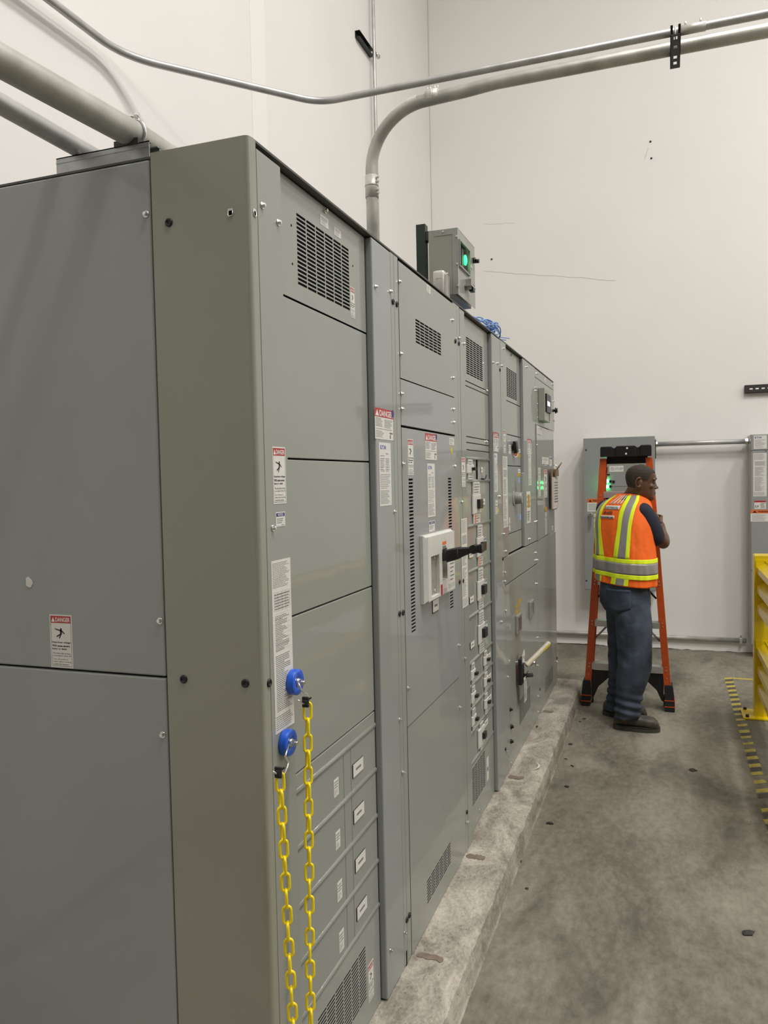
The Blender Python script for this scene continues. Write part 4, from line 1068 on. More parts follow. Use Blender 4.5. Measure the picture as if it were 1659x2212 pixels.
def overhead(name, label, xa, r, via, m):
    z0 = zs + r
    A = Vector((xa, .05, z0)); D = Vector((via[0], via[1], z0)) - A; D = D / -D.y
    o = thing(name, label, 'conduit', A)
    part('pipe', MB().tube([A + D * 2.6, A + D * 1.3, A, A + Vector((0, .9, 0))], r, 30), m, o)
    return o, A, z0
big_o, A, z0 = overhead('overhead_conduit', 'thicker upper left conduit passing overhead toward the camera, clamped to the strut', (-0.3176,2.4745)[0], .0302, (-0.3460,-0.2965), 'galv_dull')
cbm = MB(); 
cbm.tube([(A.x + .033 * math.cos(t), .05, z0 + .033 * math.sin(t)) for t in [-.9 + (PI + 1.8) * i / 18 for i in range(19)]], .0035, 8)
part('clamp', cbm, 'zinc', big_o)
bo = MB(); bo.cyl((A.x - .006, .05, z0 + .038), (A.x + .018, .05, z0 + .038), .004, n=12); bo.cyl((A.x + .010, .05, z0 + .038), (A.x + .017, .05, z0 + .038), .0075, n=6, smooth=False); bo.cyl((A.x - .006, .05, z0 + .038), (A.x + .000, .05, z0 + .038), .007, n=6, smooth=False)
part('clamp_bolt', bo, 'zinc', big_o)
sm_o, A2, z2 = overhead('overhead_conduit', 'thinner left conduit passing overhead toward the camera beside the thicker one', (-0.4645,2.4781)[0], .0212, (-0.4607,-0.1851), 'galv')
tag(part('rod_offcut', MB().cyl((sx1 - .05, .09, TOP + .013), ((-0.2798,2.4482)[0], .09, TOP + .013), .012, n=16), 'galv_dark', loc=(sx1, .09, TOP)), 'short steel rod end behind the strut on the nearest cabinet', 'rod')

# ------------------------------------------------------------------ blue magnets and the yellow chain between them
def magnet(label, p, hook, tie_at):
    y, z = p
    o = thing('magnetic_hook', label, 'magnet', (0, y, z), 'blue magnets on the nearest cabinet')
    b = MB(); rings = []
    for x, r in ((.0012, .0275), (.0012, .0285), (.003, .0292), (.0165, .0292), (.0182, .0282), (.0182, .013), (.0165, .012)):
        rings.append([Vector((x, y + r * math.cos(2 * PI * i / 48), z + r * math.sin(2 * PI * i / 48))) for i in range(48)])
    b.loft(rings); part('magnet_disc', b, 'magnet', o)
    s = MB(); s.cyl((.0160, y, z), (.0195, y, z), .0095, n=24); s.cyl((.0195, y, z), (.0215, y, z), .0088, n=24); s.cyl((.0215, y, z), (.0275, y, z), .0072, n=6, smooth=False); s.cyl((.0275, y, z), (.034, y, z), .0042, n=14)
    part('stud_nut', s, 'zinc', o)
    part('hook_wire', MB().tube(hook, .0019, 10), 'zinc', o)
    t = Vector(tie_at); k = MB()
    k.fbox(Fr(t, (0, 1, 0), (0, 0, 1), (1, 0, 0)), -.0065, .0065, -.007, .004, -.006, .006)
    k.fbox(Fr(t, (0, 1, 0), (0, 0, 1), (1, 0, 0)), -.003, .003, -.013, .010, -.0075, .0075)
    k.cyl(t + Vector((.004, .002, .003)), t + Vector((.012, .006, .008)), .0022, n=8)
    part('cable_tie', k, 'rubber', o, bevel=.001)
    return o
hk1 = [Vector(p) for p in ((0.0310,0.1034,1.2378), (0.0360,0.1007,1.2285), (0.0380,0.1066,1.2188), (0.0400,0.1150,1.2116), (0.0420,0.1226,1.2076), (0.0440,0.1274,1.1970), (0.0450,0.1319,1.1864), (0.0460,0.1152,1.1859), (0.0460,0.0875,1.1967), (0.0460,0.0786,1.2032), (0.0460,0.0685,1.2080))]
magnet('blue disc magnet with wire hook, the higher of the two on the nearest cabinet', (0.1298,1.2307), hk1, ((0.0460,0.1062,1.1956)))
hk2 = [Vector(p) for p in ((0.0310,0.0507,1.1157), (0.0360,0.0282,1.1075), (0.0380,0.0174,1.1014), (0.0400,0.0278,1.0861), (0.0430,0.0171,1.0802), (0.0450,-0.0035,1.0709), (0.0460,-0.0209,1.0764), (0.0460,-0.0388,1.0859), (0.0460,-0.0525,1.0946))]
magnet('blue disc magnet with wire hook, the lower of the two on the nearest cabinet', (0.0871,1.1066), hk2, ((0.0460,-0.0306,1.0867)))
pa, pb = Vector(((0.0460,0.1154,1.1890))), Vector(((0.0460,-0.0248,1.0798)))
qa, qb = Vector(((0.0500,0.0818,0.4775))), Vector(((0.0500,-0.0025,0.5344)))
path = [pa, pa * .5 + qa * .5, qa]
low = .205 + 0 * qa.z
ctr = (qa + qb) / 2; hwid = (qa.y - qb.y) / 2
zl = qa.z - .04
for i in range(13):
    t = PI * i / 12
    path.append(Vector((ctr.x, ctr.y + hwid * math.cos(t), zl - hwid * 1.2 * math.sin(t))))
path += [qb, pb * .5 + qb * .5, pb]
seg = [(path[i + 1] - path[i]).length for i in range(len(path) - 1)]; tot = sum(seg)
def along(s):
    for i, L in enumerate(seg):
        if s <= L or i == len(seg) - 1: return path[i] + (path[i + 1] - path[i]) * (s / L), (path[i + 1] - path[i]).normalized()
        s -= L
pitch = .0352; nl = int(tot / pitch); pitch = tot / nl
LL, LW, LRr = .0455, .0230, .0033
def link_mb():
    b = MB(); pts = []; r_ = LW / 2 - LRr; h = LL / 2 - LRr - r_
    for i in range(11): t = PI * i / 10; pts.append(Vector((r_ * math.cos(t), 0, h + r_ * math.sin(t))))
    for i in range(11): t = PI + PI * i / 10; pts.append(Vector((r_ * math.cos(t), 0, -h + r_ * math.sin(t))))
    return b.tube(pts, LRr, 10, closed=True)
ch = thing('plastic_chain', 'yellow plastic chain hanging in a long loop between two blue magnets', 'chain', pa)
lm = link_mb().mesh('link', 'chain')
for i in range(nl):
    c0, d0 = along((i + .5) * pitch); base = wloc(ch)
    o = bpy.data.objects.new('link', lm); COL.objects.link(o); o.parent = ch
    o.location = c0 - base
    q = Vector((0, 0, 1)).rotation_difference(d0 if d0.z > 0 else -d0)
    spin = (PI / 2 if i % 2 else 0) + .62 + .22 * math.sin(i * .35)
    o.rotation_mode = 'QUATERNION'
    o.rotation_quaternion = q @ Matrix.Rotation(spin, 3, 'Z').to_quaternion()

# ------------------------------------------------------------------ far wall equipment
AF = 6.30
fa = BACK(AF)
ax0, ax1, az0, az1 = (0.0539,1.3591)[0], (0.6974,1.7850)[0], (0.0544,0.5825)[1], ((0.0568,2.0343)[1] + (0.6970,2.0338)[1]) / 2
at = thing('wall_cabinet', 'gray control cabinet with two lit green lamps on the far wall behind the ladder', 'electrical cabinet', ((ax0 + ax1) / 2, 6.45, az0))
part('enclosure', MB().box(ax0, ax1, AF + .02, YW, az0, az1), 'blue_gray', at)
part('door', MB().box(ax0 - .002, ax1 + .002, AF, AF + .019, az0 + .004, az1 + .002), 'blue_gray', at, bevel=.004)
x0, x1, z0, z1 = (0.2468,0.6527,1.5189,1.8016)
cp = MB(); ch_ = .05
cp.fpoly(fa, [(x0, z0), (x1, z0), (x1, z1 - ch_), (x1 - ch_ * 1.1, z1), (x0 + ch_ * 1.1, z1), (x0, z1 - ch_)], 0, .030)
ctl = part('control_panel', cp, 'gray', at, bevel=.004)
fc = BACK(AF - .030)
zz1, zz0 = (0.4324,1.7008)[1], (0.4313,1.5750)[1]
part('panel_inset', MB().fbox(fc, x0 + .012, x1 - .012, zz0, zz1, 0, .003), 'blue_gray', ctl)
for (px, pz) in ((0.2705,1.6237), (0.2700,1.5734)):
    b = MB(); b.cyl(fc.p(px, pz, .002), fc.p(px, pz, .012), .0165, .014, 20); part('green_lamp_or_glint', b, 'led', ctl)
for (px, pz) in ((0.2999,1.6209), (0.3293,1.6182), (0.2995,1.5729)):
    part('push_button', MB().fbox(fc, px - .011, px + .011, pz - .011, pz + .011, .002, .012), 'black', ctl)
px, pz = (0.2774,1.6847); part('nameplate', MB().fbox(fc, px - .018, px + .018, pz - .007, pz + .007, .003, .005), 'black', ctl)
R = (0.2908,0.4200,1.7098,1.7673)
lb = part('name_label', MB().fbox(fc, *R, 0, .0012), 'white', ctl)
tx = MB(); tx.text(fc, 'ATS-EM', R[0] + .052, R[1] - .008, R[2] + .018, R[3] - .018, .0014, bold=0.); 
tx.loft([[fc.p(R[0] + .028 + rr_ * math.cos(t), (R[2] + R[3]) / 2 + rr_ * math.sin(t), .0014) for t in [2 * PI * i / 20 for i in range(21)]] for rr_ in (.016, .0135)], closed=False)
tx.lines(fc, R[0] + .018, R[0] + .038, R[2] + .024, R[3] - .022, 3, .0014, fill=.4, rag=.1, seed=2)
part('printed_text', tx, 'greyink', lb)
R = (0.2100,0.6359,1.4673,1.5167); part('trim_band', MB().fbox(fa, R[0], R[1], R[2], R[3], 0, .006), 'cream', at)
R = (0.2308,0.6276,1.4501,1.4680); part('dark_gap', MB().fbox(fa, R[0], R[1], R[2], R[3], 0, .003), 'void', at)
R = (0.2137,0.3445,1.4052,1.4505); sticker(at, fa, R, 'blank', seed=104)
R = (0.0830,0.2083,1.3359,1.4587); sticker(at, fa, R, 'warning', seed=105)
hx, hz = (0.1159,1.3054)
b = MB(); b.cyl(fa.p(hx, hz, 0), fa.p(hx, hz, .03), .020, n=20); b.fbox(fa, hx - .010, hx + .010, hz - .105, hz + .02, .03, .045)
part('door_handle', b, 'satin', at, bevel=.003)
for R, s in (((0.1439,0.1779,1.2830,1.3142), 106), ((0.1434,0.1773,1.2299,1.2654), 107), ((0.1430,0.1725,1.1768,1.2211), 108)): sticker(at, fa, R, 'blank', seed=s)
for (px, pz) in ((0.0772,1.9255), (0.0683,0.6724)): small('screw', 'scr3', lambda: MB().cyl((0, 0, 0), (.003, 0, 0), .008, n=12), 'debris', at, (px, AF, pz), (0, 0, -PI / 2))
R = (0.6968,0.7078,1.8276,2.0039)
part('side_hinge', MB().box(ax1, ax1 + .010, AF + .03, AF + .05, R[2], R[3]), 'galv_dark', at)
# right-hand panel
PF = 6.28
fp = BACK(PF)
bx0, bx1 = (1.5070,1.1417)[0], 1.72
bz0, bz1 = (1.5087,0.1303)[1], (1.5088,2.0159)[1]
rp = thing('wall_cabinet', 'tall narrow gray panel on the far wall behind the yellow guard rail', 'electrical cabinet', ((bx0 + bx1) / 2, 6.42, bz0))
part('enclosure', MB().box(bx0, bx1, PF + .012, YW, bz0, bz1), 'blue_gray', rp, bevel=.003)
zj = (1.5759,1.8738)[1]
part('upper_cover', MB().box(bx0 + .002, bx1 - .002, PF, PF + .011, zj + .002, bz1 - .003), 'blue_gray', rp, bevel=.003)
part('lower_cover', MB().box(bx0 + .002, bx1 - .002, PF, PF + .011, bz0 + .003, zj - .002), 'blue_gray', rp, bevel=.003)
R = (1.5313,1.6374,1.8861,2.0048); 
s = part('rating_label', MB().fbox(fp, *R, 0, CT), 'white', rp)
part('logo', MB().text(fp, 'E.T.N', R[0] + .010, R[0] + .062, R[3] - .026, R[3] - .010, CT + .0002, bold=.035), 'logo_blue', s)
part('printed_text', MB().lines(fp, R[0] + .008, R[1] - .008, R[2] + .008, R[3] - .036, 7, CT + .0002, fill=.3, seed=3), 'greyink', s)
sticker(rp, fp, (1.5272,1.6350,1.4635,1.8486), 'document', seed=110)
R = (1.5358,1.6292,1.3503,1.4255); s = part('danger_label', MB().fbox(fp, *R, 0, CT), 'white', rp)
part('header_band', MB().fbox(fp, R[0], R[1], R[3] - .016, R[3], CT, CT + .0002), 'red', s)
tx = MB(); tx.text(fp, 'E.P', R[0] + .006, R[0] + .035, R[2] + .012, R[2] + .032, CT + .0002); tx.lines(fp, R[0] + .05, R[1] - .004, R[2] + .006, R[3] - .02, 5, CT + .0002, fill=.4, rag=.3, seed=3)
part('printed_text', tx, 'ink', s)
sticker(rp, fp, (1.5055,1.6570,1.2389,1.3430), 'warning', seed=112)
for (px, pz) in ((1.5179,1.8736), (1.6318,1.8699), (1.5195,0.8089), (1.5203,0.2569)):
    small('screw', 'scr4', lambda: MB().cyl((0, 0, 0), (.004, 0, 0), .007, n=12), 'zinc', rp, (px, PF, pz), (0, 0, -PI / 2))
# conduit between the two, its strut-lit wall below, and the pipe along the foot of the wall
hy = 6.46
zA = ((0.7193,1.9746)[1] + (1.4711,1.9520)[1]) / 2
hc = thing('horizontal_conduit', 'shiny horizontal conduit joining the two gray cabinets on the far wall', 'conduit', ((ax1 + bx0) / 2, hy, zA))
part('pipe', MB().cyl((ax1, hy, zA), (bx0, hy, zA), .0225, n=24), 'galv', hc)
for xx in (ax1 + .012, bx0 - .018): part('locknut', MB().cyl((xx - .012, hy, zA), (xx + .012, hy, zA), .030, n=8, smooth=False), 'zinc', hc)
fy = YW - .045; fz = .118
fcnd = thing('floor_conduit', 'gray conduit running along the foot of the far wall above the white base band', 'conduit', (.2, fy, fz))
part('pipe', MB().tube([(XW + .05, fy, fz), (bx0 - .02, fy, fz)], .0215, 18), 'galv_dull', fcnd)
px, pz = (1.4387,0.1380)
b = MB(); b.box(px - .012, px + .012, fy - .026, fy + .04, fz - .028, fz + .024); b.cyl((px, fy - .01, fz + .02), (px, fy - .01, fz + .05), .008, n=10)
part('strap', b, 'zinc', fcnd, bevel=.002)
# black strut high on the far wall at the right
x0, x1, z0, z1 = (1.4796,1.7885,2.4050,2.4777)
b = MB(); b.box(x0, 2.4, YW - .041, YW - .0385, z0, z1); b.box(x0, 2.4, YW - .041, YW, z0, z0 + .0025); b.box(x0, 2.4, YW - .041, YW, z1 - .0025, z1); b.box(x0, 2.4, YW - .006, YW, z0, z1)
ws = thing('strut_channel', 'black wall strut high on the far wall at the right edge of the picture', 'strut', (x0, YW, z0))
part('channel', b, 'galv_dark', ws)
b = MB()
for k in range(6): b.box(x0 + .04 + k * .05, x0 + .066 + k * .05, YW - .0418, YW - .041, (z0 + z1) / 2 - .006, (z0 + z1) / 2 + .006)
part('slot_row', b, 'wall', ws)

# ------------------------------------------------------------------ yellow guard rail at the right
gx0, gx1 = 1.356, 1.458; gy = 4.46; gh = 1.116
g = thing('guard_rail', 'yellow steel guard rail with ribbed rails at the right edge of the aisle', 'guard rail', (1.407, gy, 0))
for yy in (gy, gy - 2.2):
    b = MB(); b.sheet(Fr((0, 0, 0), (1, 0, 0), (0, 1, 0), (0, 0, 1)), gx0, gx1, yy - .05, yy + .05, [(gx0 + .006, gx1 - .006, yy - .044, yy + .044)], gh, gh - .012)
    part('post', b, 'yellow', g, bevel=.003)
    part('post_cap', MB().box(gx0 + .004, gx1 - .004, yy - .046, yy + .046, gh - .003, gh + .004), 'yellow', g, bevel=.002)
    b = MB(); b.box(gx0 - .075, gx1 + .075, yy - .115, yy + .115, .001, .014); o = part('base_plate', b, 'yellow', g, bevel=.003)
    a = MB()
    for sx_ in (-1, 1):
        for sy_ in (-1, 1): a.cyl((1.407 + sx_ * .098, yy + sy_ * .09, .014), (1.407 + sx_ * .098, yy + sy_ * .09, .030), .012, n=6, smooth=False)
    part('anchor_bolt', a, 'debris', o)
for zb_ in (.695, .145):
    prof = []; zt = zb_ + .385
    n = 3; ph = (zt - zb_) / n
    out = [(.012, zb_)]
    for k in range(n):
        z = zb_ + ph * k
        out += [(.012, z + ph * .12), (-.040, z + ph * .34), (-.040, z + ph * .66), (.012, z + ph * .88)]
    out.append((.012, zt))
    th = .0035
    poly = [(1.412 + a, z) for a, z in out] + [(1.412 + a + th, z) for a, z in reversed(out)]
    b = MB(); b.prism([Vector((x, gy - .052, z)) for x, z in poly], [Vector((x, gy - 2.148, z)) for x, z in poly])
    o = part('rail', b, 'yellow', g)
    e = MB(); e.box(1.366, 1.449, gy - .058, gy - .050, zb_ - .005, zt + .005); part('end_plate', e, 'yellow', o)
    part('end_plate', MB().box(1.366, 1.449, gy - 2.150, gy - 2.142, zb_ - .005, zt + .005), 'yellow', o)
px, pz = (1.4063,1.0180)
part('rail_bolt', MB().cyl((px, gy - .064, pz), (px, gy - .050, pz), .011, n=6, smooth=False), 'debris', g)

# ------------------------------------------------------------------ hazard tape on the floor
def tape(name, label, pts_, w0, stripes):
    o = thing(name, label, 'floor tape', (pts_[0][0], pts_[0][1], 0))
    return o
tb = thing('hazard_tape', 'worn yellow and black striped tape along the aisle floor before the guard rail', 'floor tape', (1.265, 4.0, 0))
def torn(x0, x1, y0, y1, z, seed, worn):
    """one flat strip of tape with a ragged outline"""
    b = MB(); n = 10
    e = lambda s, i: (noise.noise((i * .9, s, seed * 1.7))) * worn
    L = [(x0 + e(1, i), y0 + (y1 - y0) * i / n) for i in range(n + 1)]; R_ = [(x1 + e(2, i), y0 + (y1 - y0) * i / n + .035) for i in range(n + 1)]
    for i in range(n): b.add([(L[i][0], L[i][1], z), (R_[i][0], R_[i][1], z), (R_[i + 1][0], R_[i + 1][1], z), (L[i + 1][0], L[i + 1][1], z)], [(0, 1, 2, 3)])
    return b
yy = 5.50; k = 0; q = random.Random(11)
per = .128
while yy > 1.6:
    worn = .002 if yy > 4.55 else .012
    y1 = yy; y0 = yy - per * .48
    if yy > 4.55 or q.random() < .86:
        part('yellow_stripe', torn(1.234, 1.297, y0 + (0 if yy > 4.55 else q.uniform(0, .02)), y1, .0012, k, worn), 'tape_y', tb)
    if yy > 4.55 or q.random() < .4:
        part('black_stripe', torn(1.236, 1.296, yy - per, y0, .0008, k + 50, worn), 'tape_b', tb)
    yy -= per; k += 1
s = MB(); n = 24
for i in range(n):
    xa, xb = 1.30 + i * .05, 1.30 + (i + 1) * .05
    f = lambda x: .010 * noise.noise((x * 9, 3, 1))
    s.add([(xa, 5.475 + f(xa), .0012), (xb, 5.475 + f(xb), .0012), (xb, 5.525 + f(xb + 4), .0012), (xa, 5.525 + f(xa + 4), .0012)], [(0, 1, 2, 3)])
tag(part('floor_tape', s, 'tape_y', loc=(1.3, 5.5, 0)), 'thin plain yellow tape running across the floor behind the guard rail post', 'floor tape')

# ------------------------------------------------------------------ bits of debris on the floor and curb
def chip(label, p, size, seed, z=0, flat=.35):
    b = MB(); q = random.Random(seed); n = 9; rings = []
    ang = q.uniform(0, PI); el = q.uniform(1.2, 2.2)
    for h, k in ((.0006, .85), (size * flat * .5, 1.), (size * flat, .5)):
        r_ = []
        for i in range(n):
            t = 2 * PI * i / n; rr_ = size * k * (.7 + .5 * noise.noise((i * 1.1, seed, 2)))
            x, y = rr_ * el * .7 * math.cos(t), rr_ / el * math.sin(t) * 1.3
            r_.append(Vector((p[0] + x * math.cos(ang) - y * math.sin(ang), p[1] + x * math.sin(ang) + y * math.cos(ang), z + h)))
        rings.append(r_)
    b.loft(rings, smooth=False)
    return tag(part('debris_chip', b, 'debris', loc=(p[0], p[1], z)), label, 'debris', 'debris on the floor')
gen = 'small dark chip of debris on the bare concrete floor beside the curb'
for i, p in enumerate(((0.2328,4.0000), (0.2537,4.0709), (0.2222,3.5162), (0.2260,3.2445), (0.2752,3.1407), (0.1859,1.9086), (0.2534,1.6970), (0.1599,2.4527), (0.2837,2.8199))): chip(gen, p, .012 + .004 * (i % 3), 20 + i)
chip('dark leaf-like scrap lying in the middle of the aisle floor', (0.9290,3.2657), .035, 41, flat=.2)
chip('dark lump of debris on the floor at lower right', (1.0727,1.6234), .030, 42, flat=.3)
chip('dark lump of debris beside the curb near the second cabinet', (0.2593,2.3327), .020, 43, flat=.5)
chip('dark bit of debris lying on top of the concrete curb', (0.0240,3.4652), .012, 44, z=CURB + .0005, flat=.5)
cm = MB()
for i in range(10):
    t0, t1 = -1.2 + .24 * i, -1.2 + .24 * (i + 1); w0, w1 = .010 * math.cos(t0), .010 * math.cos(t1)
    cx_, cy_ = (0.1002,2.7755)
    cm.add([(cx_ + .035 * math.cos(t0), cy_ + .06 * math.sin(t0), CURB + .0035), (cx_ + (.035 + w0) * math.cos(t0), cy_ + .06 * math.sin(t0), CURB + .0035), (cx_ + (.035 + w1) * math.cos(t1), cy_ + .06 * math.sin(t1), CURB + .0035), (cx_ + .035 * math.cos(t1), cy_ + .06 * math.sin(t1), CURB + .0035)], [(0, 1, 2, 3)])
tag(part('paint_mark', cm, 'white', loc=(cx_, cy_, CURB)), 'small white crescent scrap on top of the concrete curb', 'debris')

# ------------------------------------------------------------------ orange stepladder, folded and standing upright
LY = 4.40
ld = thing('stepladder', 'orange fibreglass stepladder with black top cap, folded and standing upright behind the man', 'ladder', (.53, LY, 0))
lt, rt = (0.3754,1.8191), (0.6835,1.8098)
lf, rf = (0.2464,0.1176), (0.8003,0.1238)
def rail_x(side, z):
    a, b = (lt, lf) if side < 0 else (rt, rf)
    f = (z - b[1]) / (a[1] - b[1]); return b[0] + (a[0] - b[0]) * f
RW = .047
for side in (-1, 1):
    b = MB()
    for z0, z1 in ((.10, 1.80),):
        rr0 = []
        for z in (z0, z1):
            xc = rail_x(side, z); xo = xc + side * RW / 2; xi = xc - side * RW / 2
            # C channel: web on the outside, flanges front and rear
            pts = [(xo, LY), (xi, LY), (xi, LY + .005), (xo - side * .005, LY + .005), (xo - side * .005, LY + .072), (xi, LY + .072), (xi, LY + .077), (xo, LY + .077)]
            rr0.append([Vector((x, y, z)) for x, y in pts])
        b.loft(rr0, smooth=False)
    part('front_rail', b, 'fibre', ld, bevel=.0015)
    b = MB(); rr0 = []
    for z in (.07, 1.74):
        xc = rail_x(side, z) - side * .010; xo = xc + side * .016; xi = xc - side * .016
        rr0.append([Vector((x, y, z)) for x, y in ((xo, LY + .085), (xi, LY + .085), (xi, LY + .089), (xo - side * .004, LY + .089), (xo - side * .004, LY + .135), (xi, LY + .135), (xi, LY + .139), (xo, LY + .139))])
    b.loft(rr0, smooth=False); part('rear_rail', b, 'fibre', ld, bevel=.0015)
    # foot: black boot with orange tread edges
    x = rail_x(side, .05)
    f = MB(); f.loft([[Vector((x + sx_ * w + side * o_, LY - .012 + yy, z)) for sx_, yy in ((-1, 0), (1, 0), (1, .11), (-1, .11))] for w, z, o_ in ((.031, .0, .008), (.034, .03, .006), (.035, .075, .004), (.027, .185, -.001), (.025, .19, -.001))], smooth=False)
    ft = part('foot', f, 'rubber', ld, bevel=.003)
    tr = MB()
    for z in (.034, .078): tr.loft([[Vector((x + sx_ * .0365 + side * .006, LY - .0145 + yy, zz_)) for sx_, yy in ((-1, 0), (1, 0), (1, .115), (-1, .115))] for zz_ in (z, z + .006)], smooth=False)
    part('tread_edge', tr, 'fibre', ft)
    f = MB(); xr = rail_x(side, .06) - side * .012
    f.loft([[Vector((xr + sx_ * .024, LY + .10 + yy, z)) for sx_, yy in ((-1, 0), (1, 0), (1, .05), (-1, .05))] for z in (.0, .085)], smooth=False); part('rear_foot', f, 'rubber', ld, bevel=.003)
    # black knee brace under the lowest step
    zb_ = (0.3165,0.2518)[1]
    xo = rail_x(side, .2) - side * RW * .5
    k = MB(); pts = [(xo, zb_ + .012), (xo - side * .165, zb_ + .012), (xo - side * .165, zb_ - .004), (xo - side * .118, zb_ - .040), (xo - side * .047, zb_ - .108), (xo - side * .016, zb_ - .180), (xo, zb_ - .190)]
    if side > 0: pts = pts[::-1]
    k.fpoly(BACK(LY + .02), pts, -.006, .006); part('knee_brace', k, 'black', ld, bevel=.002)
    # rivets
    rv = MB()
    for z in [(0.3169,0.2926)[1] + .01, (0.3200,0.6045)[1] + .01, (0.3230,0.9081)[1], (0.3291,1.5210)[1], .235]:
        for dz in ((-.012, .012) if z > .26 else (0,)):
            xx = rail_x(side, z + dz); rv.cyl((xx, LY, z + dz), (xx, LY - .003, z + dz), .0052, .004, 10)
    part('rivets', rv, 'satin', ld)
steps_px = (1440, 1348, 1257, 1164, 1069)
for k, py in enumerate(steps_px):
    z = ((0.3495,0.2946)[1], (0.3525,0.6092)[1], (0.3555,0.9122)[1], (0.3585,1.2238)[1], (0.3615,1.5406)[1])[k]
    xa, xb = rail_x(-1, z) + RW * .42, rail_x(1, z) - RW * .42
    b = MB(); b.box(xa, xb, LY + .002, LY + .074, z + .018, z + .022); b.box(xa, xb, LY - .001, LY + .002, z - .022, z + .022); b.box(xa, xb, LY + .070, LY + .073, z - .018, z + .02)
    for dz in (-.012, -.004, .004, .012): b.box(xa, xb, LY - .0022, LY - .001, z + dz - .0018, z + dz + .0018)
    part('step', b, 'alu', ld)
    if k in (1, 2):
        for side, xx in ((-1, xa), (1, xb)):
            d = MB(); d.tube([(xx, LY + .03, z - .115), (xx - side * .085, LY + .03, z - .02)], .007, 8); part('step_brace', d, 'galv_dull' if k == 1 else 'galv_dark', ld)
x0, x1 = (0.3551,1.8694)[0], (0.7024,1.8579)[0]
z0, z1 = (0.5230,1.8113)[1], (0.5237,1.8851)[1]
b = MB(); w = x1 - x0
xsn = [0, .02, .22, .26, .29, .33, .68, .72, .76, .80, .98, 1.]
hts = [-.012, 0, 0, -.012, -.012, .002, .002, -.010, -.010, .004, .004, -.008]
dep = [.0, 0, 0, .012, .012, 0, 0, .012, .012, 0, 0, 0]
b.loft([[Vector((x0 + w * f, LY - .03 + dd, z0)), Vector((x0 + w * f, LY - .03 + dd, z1 + h)), Vector((x0 + w * f, LY + .15, z1 + h)), Vector((x0 + w * f, LY + .15, z0))] for f, h, dd in zip(xsn, hts, dep)], smooth=False)
tc = part('top_cap', b, 'black', ld, bevel=.004)
xi0, xi1 = (0.3991,1.7853)[0], (0.6694,1.7777)[0]; zi = (0.5226,1.7621)[1]
part('cap_skirt', MB().box(xi0 - .004, xi1 + .004, LY + .06, LY + .145, zi, z0 + .002), 'rubber', tc)
d = MB()
for f, h in ((.53, .78), (.51, .25)): d.cyl((x0 + w * f, LY - .032, z0 + (z1 - z0) * h), (x0 + w * f, LY - .029, z0 + (z1 - z0) * h), .007, n=12)
part('cap_rivets', d, 'whiteink', tc)

# ------------------------------------------------------------------ the man at the ladder
def rings_fn(keys):
    """keys: (t, centre, a, b).  Returns f(t) -> centre, a, b by smooth interpolation."""
    def f(t):
        t = min(max(t, keys[0][0]), keys[-1][0])
        for i in range(len(keys) - 1):
            if t <= keys[i + 1][0]:
                k = (t - keys[i][0]) / (keys[i + 1][0] - keys[i][0])
                p = [keys[max(0, min(len(keys) - 1, i + d))] for d in (-1, 0, 1, 2)]
                cr = lambda q: .5 * ((2 * q[1]) + (q[2] - q[0]) * k + (2 * q[0] - 5 * q[1] + 4 * q[2] - q[3]) * k * k + (-q[0] + 3 * q[1] - 3 * q[2] + q[3]) * k ** 3)
                return (Vector([cr([p[j][1][c] for j in range(4)]) for c in range(3)]), cr([p[j][2] for j in range(4)]), cr([p[j][3] for j in range(4)]))
    return f
def fuse(mb, name, voxel, smooth=6, fac=.5):
    """weld overlapping closed shapes into one continuous skin"""
    me = mb.mesh(name, [])
    o = bpy.data.objects.new(name, me); COL.objects.link(o)
    r = o.modifiers.new('weld', 'REMESH'); r.mode = 'VOXEL'; r.voxel_size = voxel; r.use_smooth_shade = True
    s = o.modifiers.new('soften', 'SMOOTH'); s.iterations = smooth; s.factor = fac
    dg = bpy.context.evaluated_depsgraph_get(); dg.update()
    me2 = bpy.data.meshes.new_from_object(o.evaluated_get(dg))
    bpy.data.objects.remove(o); bpy.data.meshes.remove(me)
    return me2
def wear(name, me, m, parent, off=True):
    base = wloc(parent)
    me.materials.clear(); me.materials.append(M[m])
    me.transform(Matrix.Translation(-base))
    me.polygons.foreach_set('use_smooth', [True] * len(me.polygons)); me.update()
    o = bpy.data.objects.new(name, me); COL.objects.link(o); o.parent = parent
    return o
def limb(mb, pts, n=20, dense=5):
    """tapering limb through (centre, radius) points"""
    P = [Vector(p[0]) for p in pts]; R = [p[1] for p in pts]; C, RR_ = [], []
    for i in range(len(P) - 1):
        for k in range(dense):
            t = k / dense
            q = [P[max(0, min(len(P) - 1, i + d))] for d in (-1, 0, 1, 2)]; w = [R[max(0, min(len(P) - 1, i + d))] for d in (-1, 0, 1, 2)]
            cr = lambda q: .5 * ((q[1] * 2) + (q[2] - q[0]) * t + (q[0] * 2 - q[1] * 5 + q[2] * 4 - q[3]) * t * t + (q[1] * 3 - q[0] - q[2] * 3 + q[3]) * t ** 3)
            C.append(cr(q)); RR_.append(cr(w))
    C.append(P[-1]); RR_.append(R[-1])
    mb.tube(C, RR_, n)
    mb.ball(P[0], R[0] * .98); mb.ball(P[-1], R[-1] * .98)
    return mb
man = thing('person', 'man in orange safety vest and jeans leaning on the ladder, looking right', 'person', (.53, 4.05, 0))
PHI = 40 * PI / 180
Fv = Vector((math.sin(PHI), math.cos(PHI), 0)); Rv = Vector((math.cos(PHI), -math.sin(PHI), 0))
